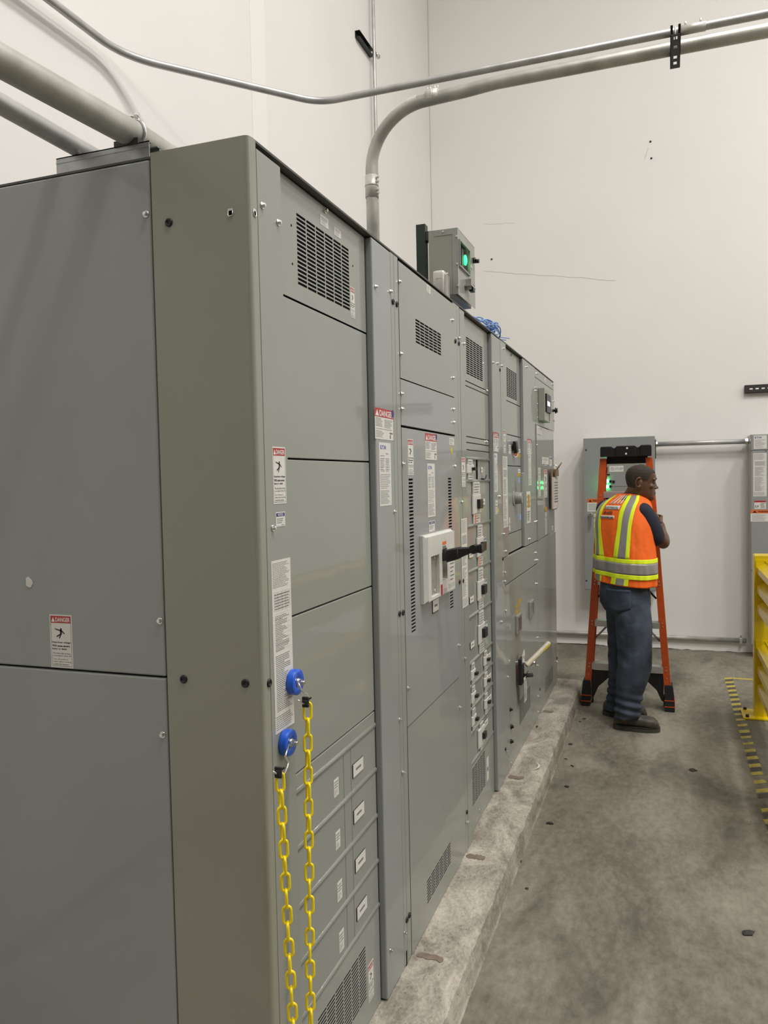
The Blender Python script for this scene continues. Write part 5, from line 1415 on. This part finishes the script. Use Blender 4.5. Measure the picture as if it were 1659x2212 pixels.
VK = [(0, Vector((0.5312,4.0800,0.9611)), .222, .165), (1, Vector((0.5323,4.0800,1.0899)), .216, .160), (2, Vector((0.5299,4.0900,1.2144)), .209, .152), (3, Vector((0.5270,4.1100,1.3385)), .208, .146),
      (4, Vector((0.5297,4.1300,1.4224)), .202, .138), (5, Vector((0.5387,4.1400,1.4786)), .184, .120), (6, Vector((0.5537,4.1500,1.5191)), .138, .098), (7, Vector((0.5748,4.1550,1.5533)), .084, .076)]
VF = rings_fn(VK)
def vest_pt(th, t, off=0., fold=1.):
    c, a, b = VF(t)
    s, k = math.sin(th), math.cos(th); e = 2 / 2.35
    sx = math.copysign(abs(s) ** e, s); kx = math.copysign(abs(k) ** e, k)
    w = max(0., 1 - t / 5.5) * fold
    w *= .013 * noise.noise((math.cos(th) * 2.4, math.sin(th) * 2.4, t * .5 + 3.)) - .006 * math.exp(-((th + .16) / .11) ** 2) * min(1, max(0, 4.4 - t)) + .006 * noise.noise((math.cos(th) * 6, math.sin(th) * 6, t * 1.1 + 7.))
    g = 1 + (off + w) / .18
    tilt = -.020 * math.sin(th) * max(0, 1 - t / 2.5)     # hem and band dip a little to his right
    return c + Rv * (a * sx * g) - Fv * (b * kx * g) + Vector((0, 0, tilt))
def vest_t(py):      # height level of the vest for a measured row
    rows = (1256, 1215, 1175, 1135, 1108, 1090, 1077, 1066)
    for i in range(7):
        if py >= rows[i + 1]: return i + (rows[i] - py) / (rows[i] - rows[i + 1])
    return 7.
# -- body: one continuous skin
b = MB()
tor = [(t, VF(t)) for t in [i * .25 for i in range(0, 29)]]
def oval(c, a, bb, F, R, n=28): return [c + R * (a * math.sin(2 * PI * i / n)) - F * (bb * math.cos(2 * PI * i / n)) for i in range(n)]
b.loft([oval(c, a * .82, q * .82, Fv, Rv) for t, (c, a, q) in tor])
S, E = Vector((0.6550,4.0300,1.4233)), Vector((0.7718,4.1200,1.2261))
LYr = LY
railx = rail_x(1, 1.34)
Hc = Vector((railx + .044, LY + .012, 1.335))
Wr = Vector((railx + .052, LY - .055, 1.290))
limb(b, [(S, .058), (S.lerp(E, .5), .050), (E, .043), (E.lerp(Wr, .3), .045), (E.lerp(Wr, .75), .033), (Wr, .028), (Hc - Vector((0, .02, .01)), .026)])
def finger(mb, pts, r0, r1):
    n = len(pts); mb.tube(pts, [r0 + (r1 - r0) * i / (n - 1) for i in range(n)], 10); mb.ball(pts[-1], r1); mb.ball(pts[0], r0)
    for i, p in enumerate(pts[1:-1]): mb.ball(p, (r0 + (r1 - r0) * (i + 1) / (n - 1)) * 1.06, n=10, k=8)
def hand(mb, C, out, fwd, up, side=1):
    """palm at C; 'out' = back of the hand, 'fwd' = knuckles, 'up' = index side.  Fingers curl away from 'out'."""
    mp = lambda o, f, u: C + out * o + fwd * f + up * u
    mb.loft([[mp(.014 * math.cos(t) * k2, f + 0, (.040 * k) * math.sin(t)) for t in [2 * PI * i / 16 for i in range(16)]] for f, k, k2 in ((-.050, .70, .95), (-.03, .9, 1.1), (.0, 1., 1.1), (.035, 1.04, .95), (.050, .9, .8))])
    for u, L, d in ((.031, .92, 0), (.010, 1., .004), (-.011, .94, .002), (-.031, .76, -.006)):
        finger(mb, [mp(.004, .040 + d, u), mp(.006, (.040 + .036 * L) + d, u * 1.02), mp(-.016, .040 + .064 * L + d, u), mp(-.040, .040 + .060 * L + d, u * .98), mp(-.052, .040 + .044 * L + d, u * .97)], .0098, .0078)
    finger(mb, [mp(-.004, -.030, .026), mp(-.018, -.028, .052), mp(-.030, -.020, .070), mp(-.046, -.010, .080)], .0125, .009)
hand(b, Hc, Vector((1, 0, 0)), Vector((0, .97, .22)).normalized(), Vector((0, -.22, .97)).normalized())
# left arm reaches round in front, hand resting on a step
SL = Vector((0.4098,4.2400,1.4180)); EL = SL + Vector((.11, .105, -.235)); stz = (0.3585,1.2238)[1]
HL = Vector((EL.x + .17, LY + .015, stz + .038)); WL = HL + Vector((-.07, -.03, .012))
limb(b, [(SL, .056), (SL.lerp(EL, .5), .048), (EL, .042), (EL.lerp(WL, .3), .043), (EL.lerp(WL, .8), .032), (WL, .027), (HL, .022)])
hand(b, HL, Vector((0, 0, 1)), Vector((.9, .43, 0)).normalized(), Vector((.43, -.9, 0)).normalized())
# neck and head
hp = .10
hx = Vector((.985, .17, 0)).normalized(); hy_ = Vector((-hx.y, hx.x, 0)); hz_ = Vector((0, 0, 1))
hx = (hx * math.cos(hp) - hz_ * math.sin(hp)).normalized(); hz_ = hx.cross(hy_)
HC_ = Vector((0.6378,4.1200,1.6280))
def hd_(x, y, z): return HC_ + hx * x + hy_ * y + hz_ * z
limb(b, [(Vector((0.5748,4.1450,1.4970)), .078), (Vector((0.5903,4.1400,1.5409)), .064), (hd_(-.030, 0, -.055), .056), (hd_(-.02, 0, -.02), .056)])
PROF = [(-.118, .040, .078, .020), (-.110, .012, .091, .034), (-.096, -.025, .096, .045), (-.080, -.048, .093, .054), (-.062, -.062, .093, .060), (-.040, -.076, .091, .065),
        (-.018, -.088, .090, .068), (.004, -.096, .087, .0695), (.024, -.1005, .093, .072), (.044, -.1015, .094, .074), (.064, -.098, .088, .0735), (.084, -.088, .076, .068),
        (.100, -.070, .056, .056), (.112, -.046, .032, .038), (.118, -.016, .006, .014)]
def headring(z, xb, xf, w, n=32, off=0.):
    c = (xb + xf) / 2; h = (xf - xb) / 2 + off; r_ = []
    for i in range(n):
        t = 2 * PI * i / n; k, s = math.cos(t), math.sin(t)
        e = .86 if k > 0 else .95
        r_.append(hd_(c + h * math.copysign(abs(k) ** e, k), (w + off) * math.copysign(abs(s) ** .92, s), z))
    return r_
b.loft([headring(*p) for p in PROF])
# brow, cheekbones, nose, lips, chin, ears
b.loft([[hd_(x, y * s, z) for x, y, z in ((xf, 0, zz), (xf - .012, w, zz), (.07, w * 1.2, zz), (.07, -w * 1.2, zz), (xf - .012, -w, zz))] for s, (zz, xf, w) in ((1, (.022, .094, .006)), (1, (.006, .098, .008)), (1, (-.014, .107, .012)), (1, (-.026, .113, .016)), (1, (-.034, .111, .018)), (1, (-.040, .096, .014)))])
b.ball(hd_(.110, 0, -.027), .0085, .010, .008)
for s in (-1, 1):
    b.ball(hd_(.098, s * .014, -.031), .010, .0075, .008)
    b.ball(hd_(.078, s * .034, .026), .016, .026, .008)
    b.ball(hd_(.058, s * .044, -.022), .022, .020, .018)
    # ear: rim, bowl and lobe
    b.tube([hd_(-.026 - .019 * math.cos(t), s * (.0735 + .007 + .004 * math.cos(t)), -.002 + .031 * math.sin(t)) for t in [-2.4 + .42 * i for i in range(12)]], .0058, 8)
    b.ball(hd_(-.018, s * .073, -.006), .016, .006, .024); b.ball(hd_(-.015, s * .074, -.032), .0085, .006, .009)
b.ball(hd_(.0905, 0, -.058), .012, .024, .0065); b.ball(hd_(.0915, 0, -.070), .0115, .021, .007); b.ball(hd_(.083, 0, -.098), .016, .022, .016)
# legs inside the jeans
hipR, hipL = Vector((0.5812,4.0000,0.8365)), Vector((0.4956,4.1600,0.8091))
for pts in ([(hipR, .085), (Vector((0.5949,3.9600,0.5352)), .062), (Vector((0.5677,3.9300,0.2628)), .050), (Vector((0.5314,3.9200,0.0710)), .042)], [(hipL, .085), (Vector((0.4943,4.1900,0.4817)), .062), (Vector((0.4822,4.2000,0.2190)), .050), (Vector((0.4435,4.2000,0.0529)), .042)]): limb(b, pts)
b.ball((hipR + hipL) / 2 + Vector((0, 0, .02)), .13, .13, .11)
wear('body', fuse(b, 'body', .0042, 5), 'skin', man)
# eyes and lips
for s in (-1, 1):
    e_ = MB(); e_.ball(hd_(.0772, s * .034, .003), .0100, .0100, .0062); eo = part('eye', e_, 'eyewhite', man)
    part('iris', MB().ball(hd_(.0835, s * .0335, .003), .0048, .0048, .0050), 'ink', eo)
    part('eyebrow', MB().tube([hd_(.0955, s * .016, .030), hd_(.0925, s * .032, .035), hd_(.080, s * .048, .031)], [.0022, .003, .0018], 8), 'hair', man)
# hair: close-cropped cap ending in a hairline at the brow, temples and nape
hr = MB(); N = 120; K = 90; grid = []
def prof_at(z):
    for i in range(len(PROF) - 1):
        if z <= PROF[i + 1][0]:
            k = (z - PROF[i][0]) / (PROF[i + 1][0] - PROF[i][0]); return [PROF[i][j] + (PROF[i + 1][j] - PROF[i][j]) * k for j in range(4)]
    return list(PROF[-1])
for k in range(K + 1):
    z = -.055 + (.1178 + .055) * k / K
    grid.append(headring(*prof_at(z), n=N, off=.0030))
top = [p + hz_ * .0025 for p in grid[-1]]; grid.append(top)
vs = [p for r_ in grid for p in r_]; fs = []
def hairy(i, k):
    z = -.055 + (.1178 + .055) * (k + .5) / K; t = 2 * PI * (i + .5) / N; front = math.cos(t)
    pts = ((-1., -.050), (-.62, -.040), (-.46, .016), (-.30, .030), (-.05, .026), (.06, .016), (.30, .022), (.42, .050), (.60, .066), (.78, .071), (1., .072))
    for (f0, e0), (f1, e1) in zip(pts, pts[1:]):
        if front <= f1 or f1 == 1.:
            u = min(1, max(0, (front - f0) / (f1 - f0))); u = u * u * (3 - 2 * u); edge = e0 + (e1 - e0) * u; break
    return z > edge
for k in range(K + 1):
    for i in range(N):
        if hairy(i, min(k, K)): j = (i + 1) % N; fs.append((k * N + i, k * N + j, (k + 1) * N + j, (k + 1) * N + i))
hr.add(vs, fs, 0, True); hr.f.append(tuple((K + 1) * N + i for i in range(N))); hr.mi.append(0); hr.sm.append(True)
part('hair', hr, 'hair', man)
# -- navy shirt
b = MB()
b.loft([oval(c, a * .93, q * .93, Fv, Rv) for t, (c, a, q) in tor if t > .5])
d_ = (E - S)
Eq = Vector((0.7228,4.0800,1.2631)); d_ = Eq - S
limb(b, [(S - d_ * .06, .064), (S + d_ * .28, .071), (S + d_ * .62, .072), (S + d_ * .98, .068)])
d_ = (EL - SL)
limb(b, [(SL - d_ * .1, .068), (SL + d_ * .3, .074), (SL + d_ * .85, .070)])
wear('shirt', fuse(b, 'shirt', .006, 4), 'shirt', man)
# -- vest
b = MB(); n = 160; rr_ = []
for k in range(71):
    t = k / 10
    rr_.append([vest_pt(2 * PI * i / n, t) for i in range(n)])
b.loft(rr_, cap=False)
vest = part('safety_vest', b, 'vest', man)
so = vest.modifiers.new('cloth', 'SOLIDIFY'); so.thickness = .004; so.offset = -1
def strip(name, m, f0, f1, t0, t1, nt=40, nu=14, off=.0045):
    """tape laid on the vest between angle limits f0(t), f1(t) and levels t0..t1"""
    q = MB(); g = []
    for k in range(nt + 1):
        t = t0 + (t1 - t0) * k / nt
        g.append([vest_pt(f0(t) + (f1(t) - f0(t)) * i / nu, t, off) for i in range(nu + 1)])
    q.loft(g, closed=False, cap=False)
    o = part(name, q, m, vest); s = o.modifiers.new('cloth', 'SOLIDIFY'); s.thickness = .0012; s.offset = 1
    return o
D = PI / 180
TH = [(0, 5, 38), (vest_t(1236), 7, 40), (vest_t(1205), 8, 41), (3, 17, 47), (5, 20, 56), (vest_t(1072), 25, 74), (7, 30, 82)]
def lim(t):
    for i in range(len(TH) - 1):
        if t <= TH[i + 1][0]:
            k = (t - TH[i][0]) / (TH[i + 1][0] - TH[i][0]); return TH[i][1] + (TH[i + 1][1] - TH[i][1]) * k, TH[i][2] + (TH[i + 1][2] - TH[i][2]) * k
    return TH[-1][1:]
def fr_(f, s): return lambda t: s * D * (lim(t)[0] + (lim(t)[1] - lim(t)[0]) * f)
tB0, tB1, tB2, tB3 = vest_t(1238), vest_t(1230), vest_t(1209), vest_t(1200.5)
for s in (1, -1):
    for t0, t1 in ((tB3, 6.6), (.08, tB0)):
        strip('lime_tape', 'lime', fr_(0, s), fr_(.28, s), t0, t1); strip('reflective_tape', 'reflect', fr_(.28, s), fr_(.74, s), t0, t1); strip('lime_tape', 'lime', fr_(.74, s), fr_(1, s), t0, t1)
for nm, m, t0, t1 in (('lime_tape', 'lime', tB0, tB1), ('reflective_tape', 'reflect', tB1, tB2), ('lime_tape', 'lime', tB2, tB3)):
    strip(nm, m, lambda t: -PI, lambda t: PI, t0, t1, 6, 160)
def vtext(name, s, th0, th1, y0, y1, m, off, bold=.02, slant=0.):
    v, f = text2d(s, bold); xs = [p[0] for p in v]; ys = [p[1] for p in v]
    q = MB(); X0, X1, Y0, Y1 = min(xs), max(xs), min(ys), max(ys); t0, t1 = vest_t(y1), vest_t(y0)
    q.add([vest_pt(D * (th0 + (th1 - th0) * ((p[0] - X0) / (X1 - X0))), t0 + (t1 - t0) * (p[1] - Y0) / (Y1 - Y0) + slant * (p[0] - X0) / (X1 - X0), off) for p in v], f)
    return part(name, q, m, vest)
strip('print_patch', 'white', lambda t: -16 * D, lambda t: 16 * D, vest_t(1100), vest_t(1091), 4, 10, .0032)
vtext('back_print', 'ELECTRICAL', -14, 14, 1093.5, 1098.5, 'greyink', .0085, .03)
vtext('back_print', '-88-6600', -14, 4, 1103, 1109.5, 'ink', .0060, .02)
strip('print_patch', 'white', lambda t: -20 * D, lambda t: 9 * D, vest_t(1119.5), vest_t(1112.5), 4, 10, .0032)
vtext('back_print', 'industrial.net', -18, 8, 1114, 1118.5, 'ink', .0085, .03)
for th, w_ in ((-8, 3), (-1, 3.5), (7, 3), (14, 4)):
    strip('back_print', 'white', lambda t, th=th: (th - 3 + 5 * (t - 5)) * D, lambda t, th=th, w_=w_: (th + w_ - 3 + 5 * (t - 5)) * D, vest_t(1088), vest_t(1070), 6, 2, .0034)
for th in (9, 17):
    strip('back_print', 'ink', lambda t, th=th: (th + 6 * (t - 5.5)) * D, lambda t, th=th: (th + 3 + 6 * (t - 5.5)) * D, vest_t(1079), vest_t(1068), 4, 2, .0042)
# -- jeans
b = MB()
PH2 = 62 * PI / 180
Fp = Vector((math.sin(PH2), math.cos(PH2), 0)); Rp = Vector((math.cos(PH2), -math.sin(PH2), 0))
b.loft([oval(Vector(c), a, q, Fp, Rp) for c, a, q in (((0.5287,4.0800,1.0176), .170, .130), ((0.5282,4.0800,0.9547), .185, .150), ((0.5276,4.0800,0.8917), .192, .160), ((0.5301,4.0800,0.8225), .195, .160), ((0.5416,4.0800,0.7662), .185, .140), ((0.5592,4.0800,0.7227), .15, .10))])
def leg(keys, seed, knee, foot):
    f = rings_fn([(i, Vector(c), r_, r_ * k) for i, (c, r_, k) in enumerate(keys)]); rr_ = []; n = 40; m_ = len(keys) - 1
    K = 20 * m_
    for k in range(K + 1):
        t = m_ * k / K; c, a, q = f(t); z = c.z
        ring = []
        for i in range(n):
            th = 2 * PI * i / n
            w = .010 * noise.noise((math.cos(th) * 1.4, math.sin(th) * 1.4, z * 4.5 + seed)) + .005 * noise.noise((math.cos(th) * 3, math.sin(th) * 3, z * 9 + seed + th))
            # stacked creases above the hem and behind the knee
            w += .009 * math.exp(-((z - foot) / .075) ** 2) * math.sin(z * 115 + 2.6 * math.sin(th + seed) + seed)
            w += .005 * math.exp(-((z - knee) / .09) ** 2) * math.sin(z * 60 + 3.4 * math.cos(th + seed)) * (.5 + .5 * math.cos(th - 2.6))
            ring.append(c + Vector((math.cos(th) * (a + w), math.sin(th) * (q + w), .012 * math.sin(th * 1 + seed) * (1 if k == K else .3))))
        rr_.append(ring)
    b.loft(rr_)
leg([((0.5682,4.0300,0.8439), .118, 1.05), ((0.5807,3.9900,0.7297), .116, 1.1), ((0.5923,3.9650,0.5958), .112, 1.05), ((0.5946,3.9500,0.4448), .110, 1.), ((0.5794,3.9400,0.3228), .098, 1.), ((0.5630,3.9300,0.2254), .084, 1.), ((0.5512,3.9200,0.1654), .082, 1.), ((0.5448,3.9200,0.0906), .083, 1.05)], 1., .50, .16)
leg([((0.5029,4.1400,0.8252), .112, 1.05), ((0.5002,4.1700,0.6954), .098, 1.1), ((0.4976,4.1900,0.5142), .092, 1.05), ((0.4988,4.2000,0.3501), .090, 1.), ((0.4884,4.2000,0.2194), .085, 1.), ((0.4721,4.2000,0.1270), .080, 1.), ((0.4589,4.2000,0.0378), .080, 1.05)], 4., .50, .17)
jm = fuse(b, 'jeans', .006, 2)
jeans = wear('jeans', jm, 'denim', man)
def on_hip(th, z, off):        # point on the seat of the jeans
    c = Vector((0.5303,4.0800,0.8540)); s, k = math.sin(th), math.cos(th)
    return Vector((c.x, c.y, z)) + Rp * ((.192 + off) * s) - Fp * ((.160 + off) * k)
pk = MB(); zt_, zb2 = ((0.5310,4.0800,0.9296))[2], ((0.5296,4.0800,0.7658))[2]
g = []
for (t0, t1) in ((16, 74),):
    for k in range(9):
        f = k / 8; z = zt_ + (zb2 + .035 - zt_) * f
        g.append([on_hip(D * (t0 + (t1 - t0) * i / 10 + (0)), z - (.020 * (1 - abs(i - 5) / 5) * f), .004) for i in range(11)])
pk.loft(g, closed=False, cap=False); po = part('back_pocket', pk, 'denim', jeans); po.modifiers.new('cloth', 'SOLIDIFY').thickness = -.004
part('pocket_seam', MB().tube([on_hip(D * t, zt_ - .012, .0075) for t in range(16, 75, 4)], .0016, 6), 'denim_dark', jeans)
kc = MB()
kp = Vector((0.6868,4.0000,0.9137))
for i in range(5): kc.tube([kp + Vector((.004 * math.cos(t), .010 * math.cos(t), -.012 * i + .009 * math.sin(t))) for t in [2 * PI * j / 10 for j in range(10)]], .0018, 6, closed=True)
part('key_ring', kc, 'galv_dark', man)
# -- boots
def boot(heel, yc, L, name='boot'):
    hx0 = heel[0]; b = MB(); sec = ((0, .026, .075), (.04, .036, .095), (.16, .041, .120), (.32, .043, .118), (.46, .048, .112), (.60, .052, .098), (.74, .056, .096), (.86, .053, .091), (.95, .040, .074), (1., .016, .048))
    rr_ = []
    for s, w, h in sec:
        ring = []
        for i in range(20):
            t = 2 * PI * i / 20; c, sn = math.cos(t), math.sin(t)
            ring.append(Vector((hx0 + L * s, yc + w * math.copysign(abs(c) ** .8, c) - .012 * s, .024 + (h - .024) * (.5 + .5 * math.copysign(abs(sn) ** .75, sn)))))
        rr_.append(ring)
    b.loft(rr_)
    b.loft([[Vector((hx0 + L * .31 + r_ * 1.10 * math.cos(2 * PI * i / 20), yc + r_ * math.sin(2 * PI * i / 20), z)) for i in range(20)] for z, r_ in ((.07, .044), (.12, .045), (.165, .045))])
    o = wear(name, fuse(b, name, .005, 3), 'boot', man)
    so = MB(); out = []
    for k in range(28):
        t = 2 * PI * k / 28; c, sn = math.cos(t), math.sin(t)
        w = .055 if c > -.2 else .046
        out.append((hx0 + L * .5 + L * .515 * math.copysign(abs(c) ** .75, c), yc + w * math.copysign(abs(sn) ** .8, sn) - .006))
    so.loft([[Vector((x, y, z)) for x, y in out] for z in (.0, .030)], smooth=False); part('sole', so, 'sole', o, bevel=.003)
    wl = MB(); wl.tube([Vector((x + (hx0 + L * .5 - x) * .02, y, .031)) for x, y in out], .0032, 6, closed=True); part('welt', wl, 'debris', o)
    lc = MB()
    for k in range(4):
        f = .34 + .065 * k; z = .116 - .026 * k - (.004 if k > 1 else 0)
        lc.tube([Vector((hx0 + L * f, yc - .030, z - .012)), Vector((hx0 + L * (f + .02), yc, z + .012)), Vector((hx0 + L * (f + .03), yc + .030, z - .012))], .0026, 6)
    part('laces', lc, 'cream' if False else 'sole', o)
    return o
boot((0.4595,-0.0004), 3.93, .288)
boot((0.3697,0.0085), 4.22, .290)

# ------------------------------------------------------------------ light and camera
w = bpy.data.worlds.new('hall'); SC.world = w; w.use_nodes = True
bg = w.node_tree.nodes['Background']; bg.inputs['Color'].default_value = (1, .985, .95, 1); bg.inputs['Strength'].default_value = .10
LP = .70
def lamp(name, x, y, z, sx, sy, power, col=(1., .973, .950)):
    L = bpy.data.lights.new(name, 'AREA'); L.shape = 'RECTANGLE'; L.size = sx; L.size_y = sy; L.energy = power; L.color = col
    o = bpy.data.objects.new(name, L); COL.objects.link(o); o.location = (x, y, z); return o
for x, y, p in ((1.2, -1.8, 60), (2.6, 1.2, 330), (4.6, -1.8, 70), (4.6, 2.2, 230), (8.2, -1.8, 90), (8.2, 2.2, 250), (12., -1.8, 130), (12., 2.2, 240), (4.6, 4.6, 60), (8.2, 4.6, 80), (2.2, -1.4, 190), (2.5, -5., 40), (2.5, -10.5, 40), (8., -7., 60)):  # unseen overhead lamps, several added to brighten the far wall and end panels
    lamp('unseen_overhead_lamp', x, y, 6.4 if x > 8 and y > 2 else 8.6, .6, 1.2, p * LP)
cam = bpy.data.cameras.new('camera'); co = bpy.data.objects.new('camera', cam); COL.objects.link(co)
cam.sensor_fit = 'VERTICAL'; cam.sensor_height = 36; cam.lens = 27.7117
co.matrix_world = Matrix.Translation((0.803, -1.4585, 1.6826)) @ Matrix([[0.941077, 0.006218, 0.338135], [0.337521, 0.045686, -0.940209], [-0.021294, 0.998936, 0.040896]]).to_4x4()
cam.clip_start = .05
SC.camera = co
SC.view_settings.view_transform = 'Standard'; SC.view_settings.look = 'None'
SC.view_settings.exposure = 0.; SC.view_settings.gamma = 1; SC.view_settings.use_curve_mapping = False
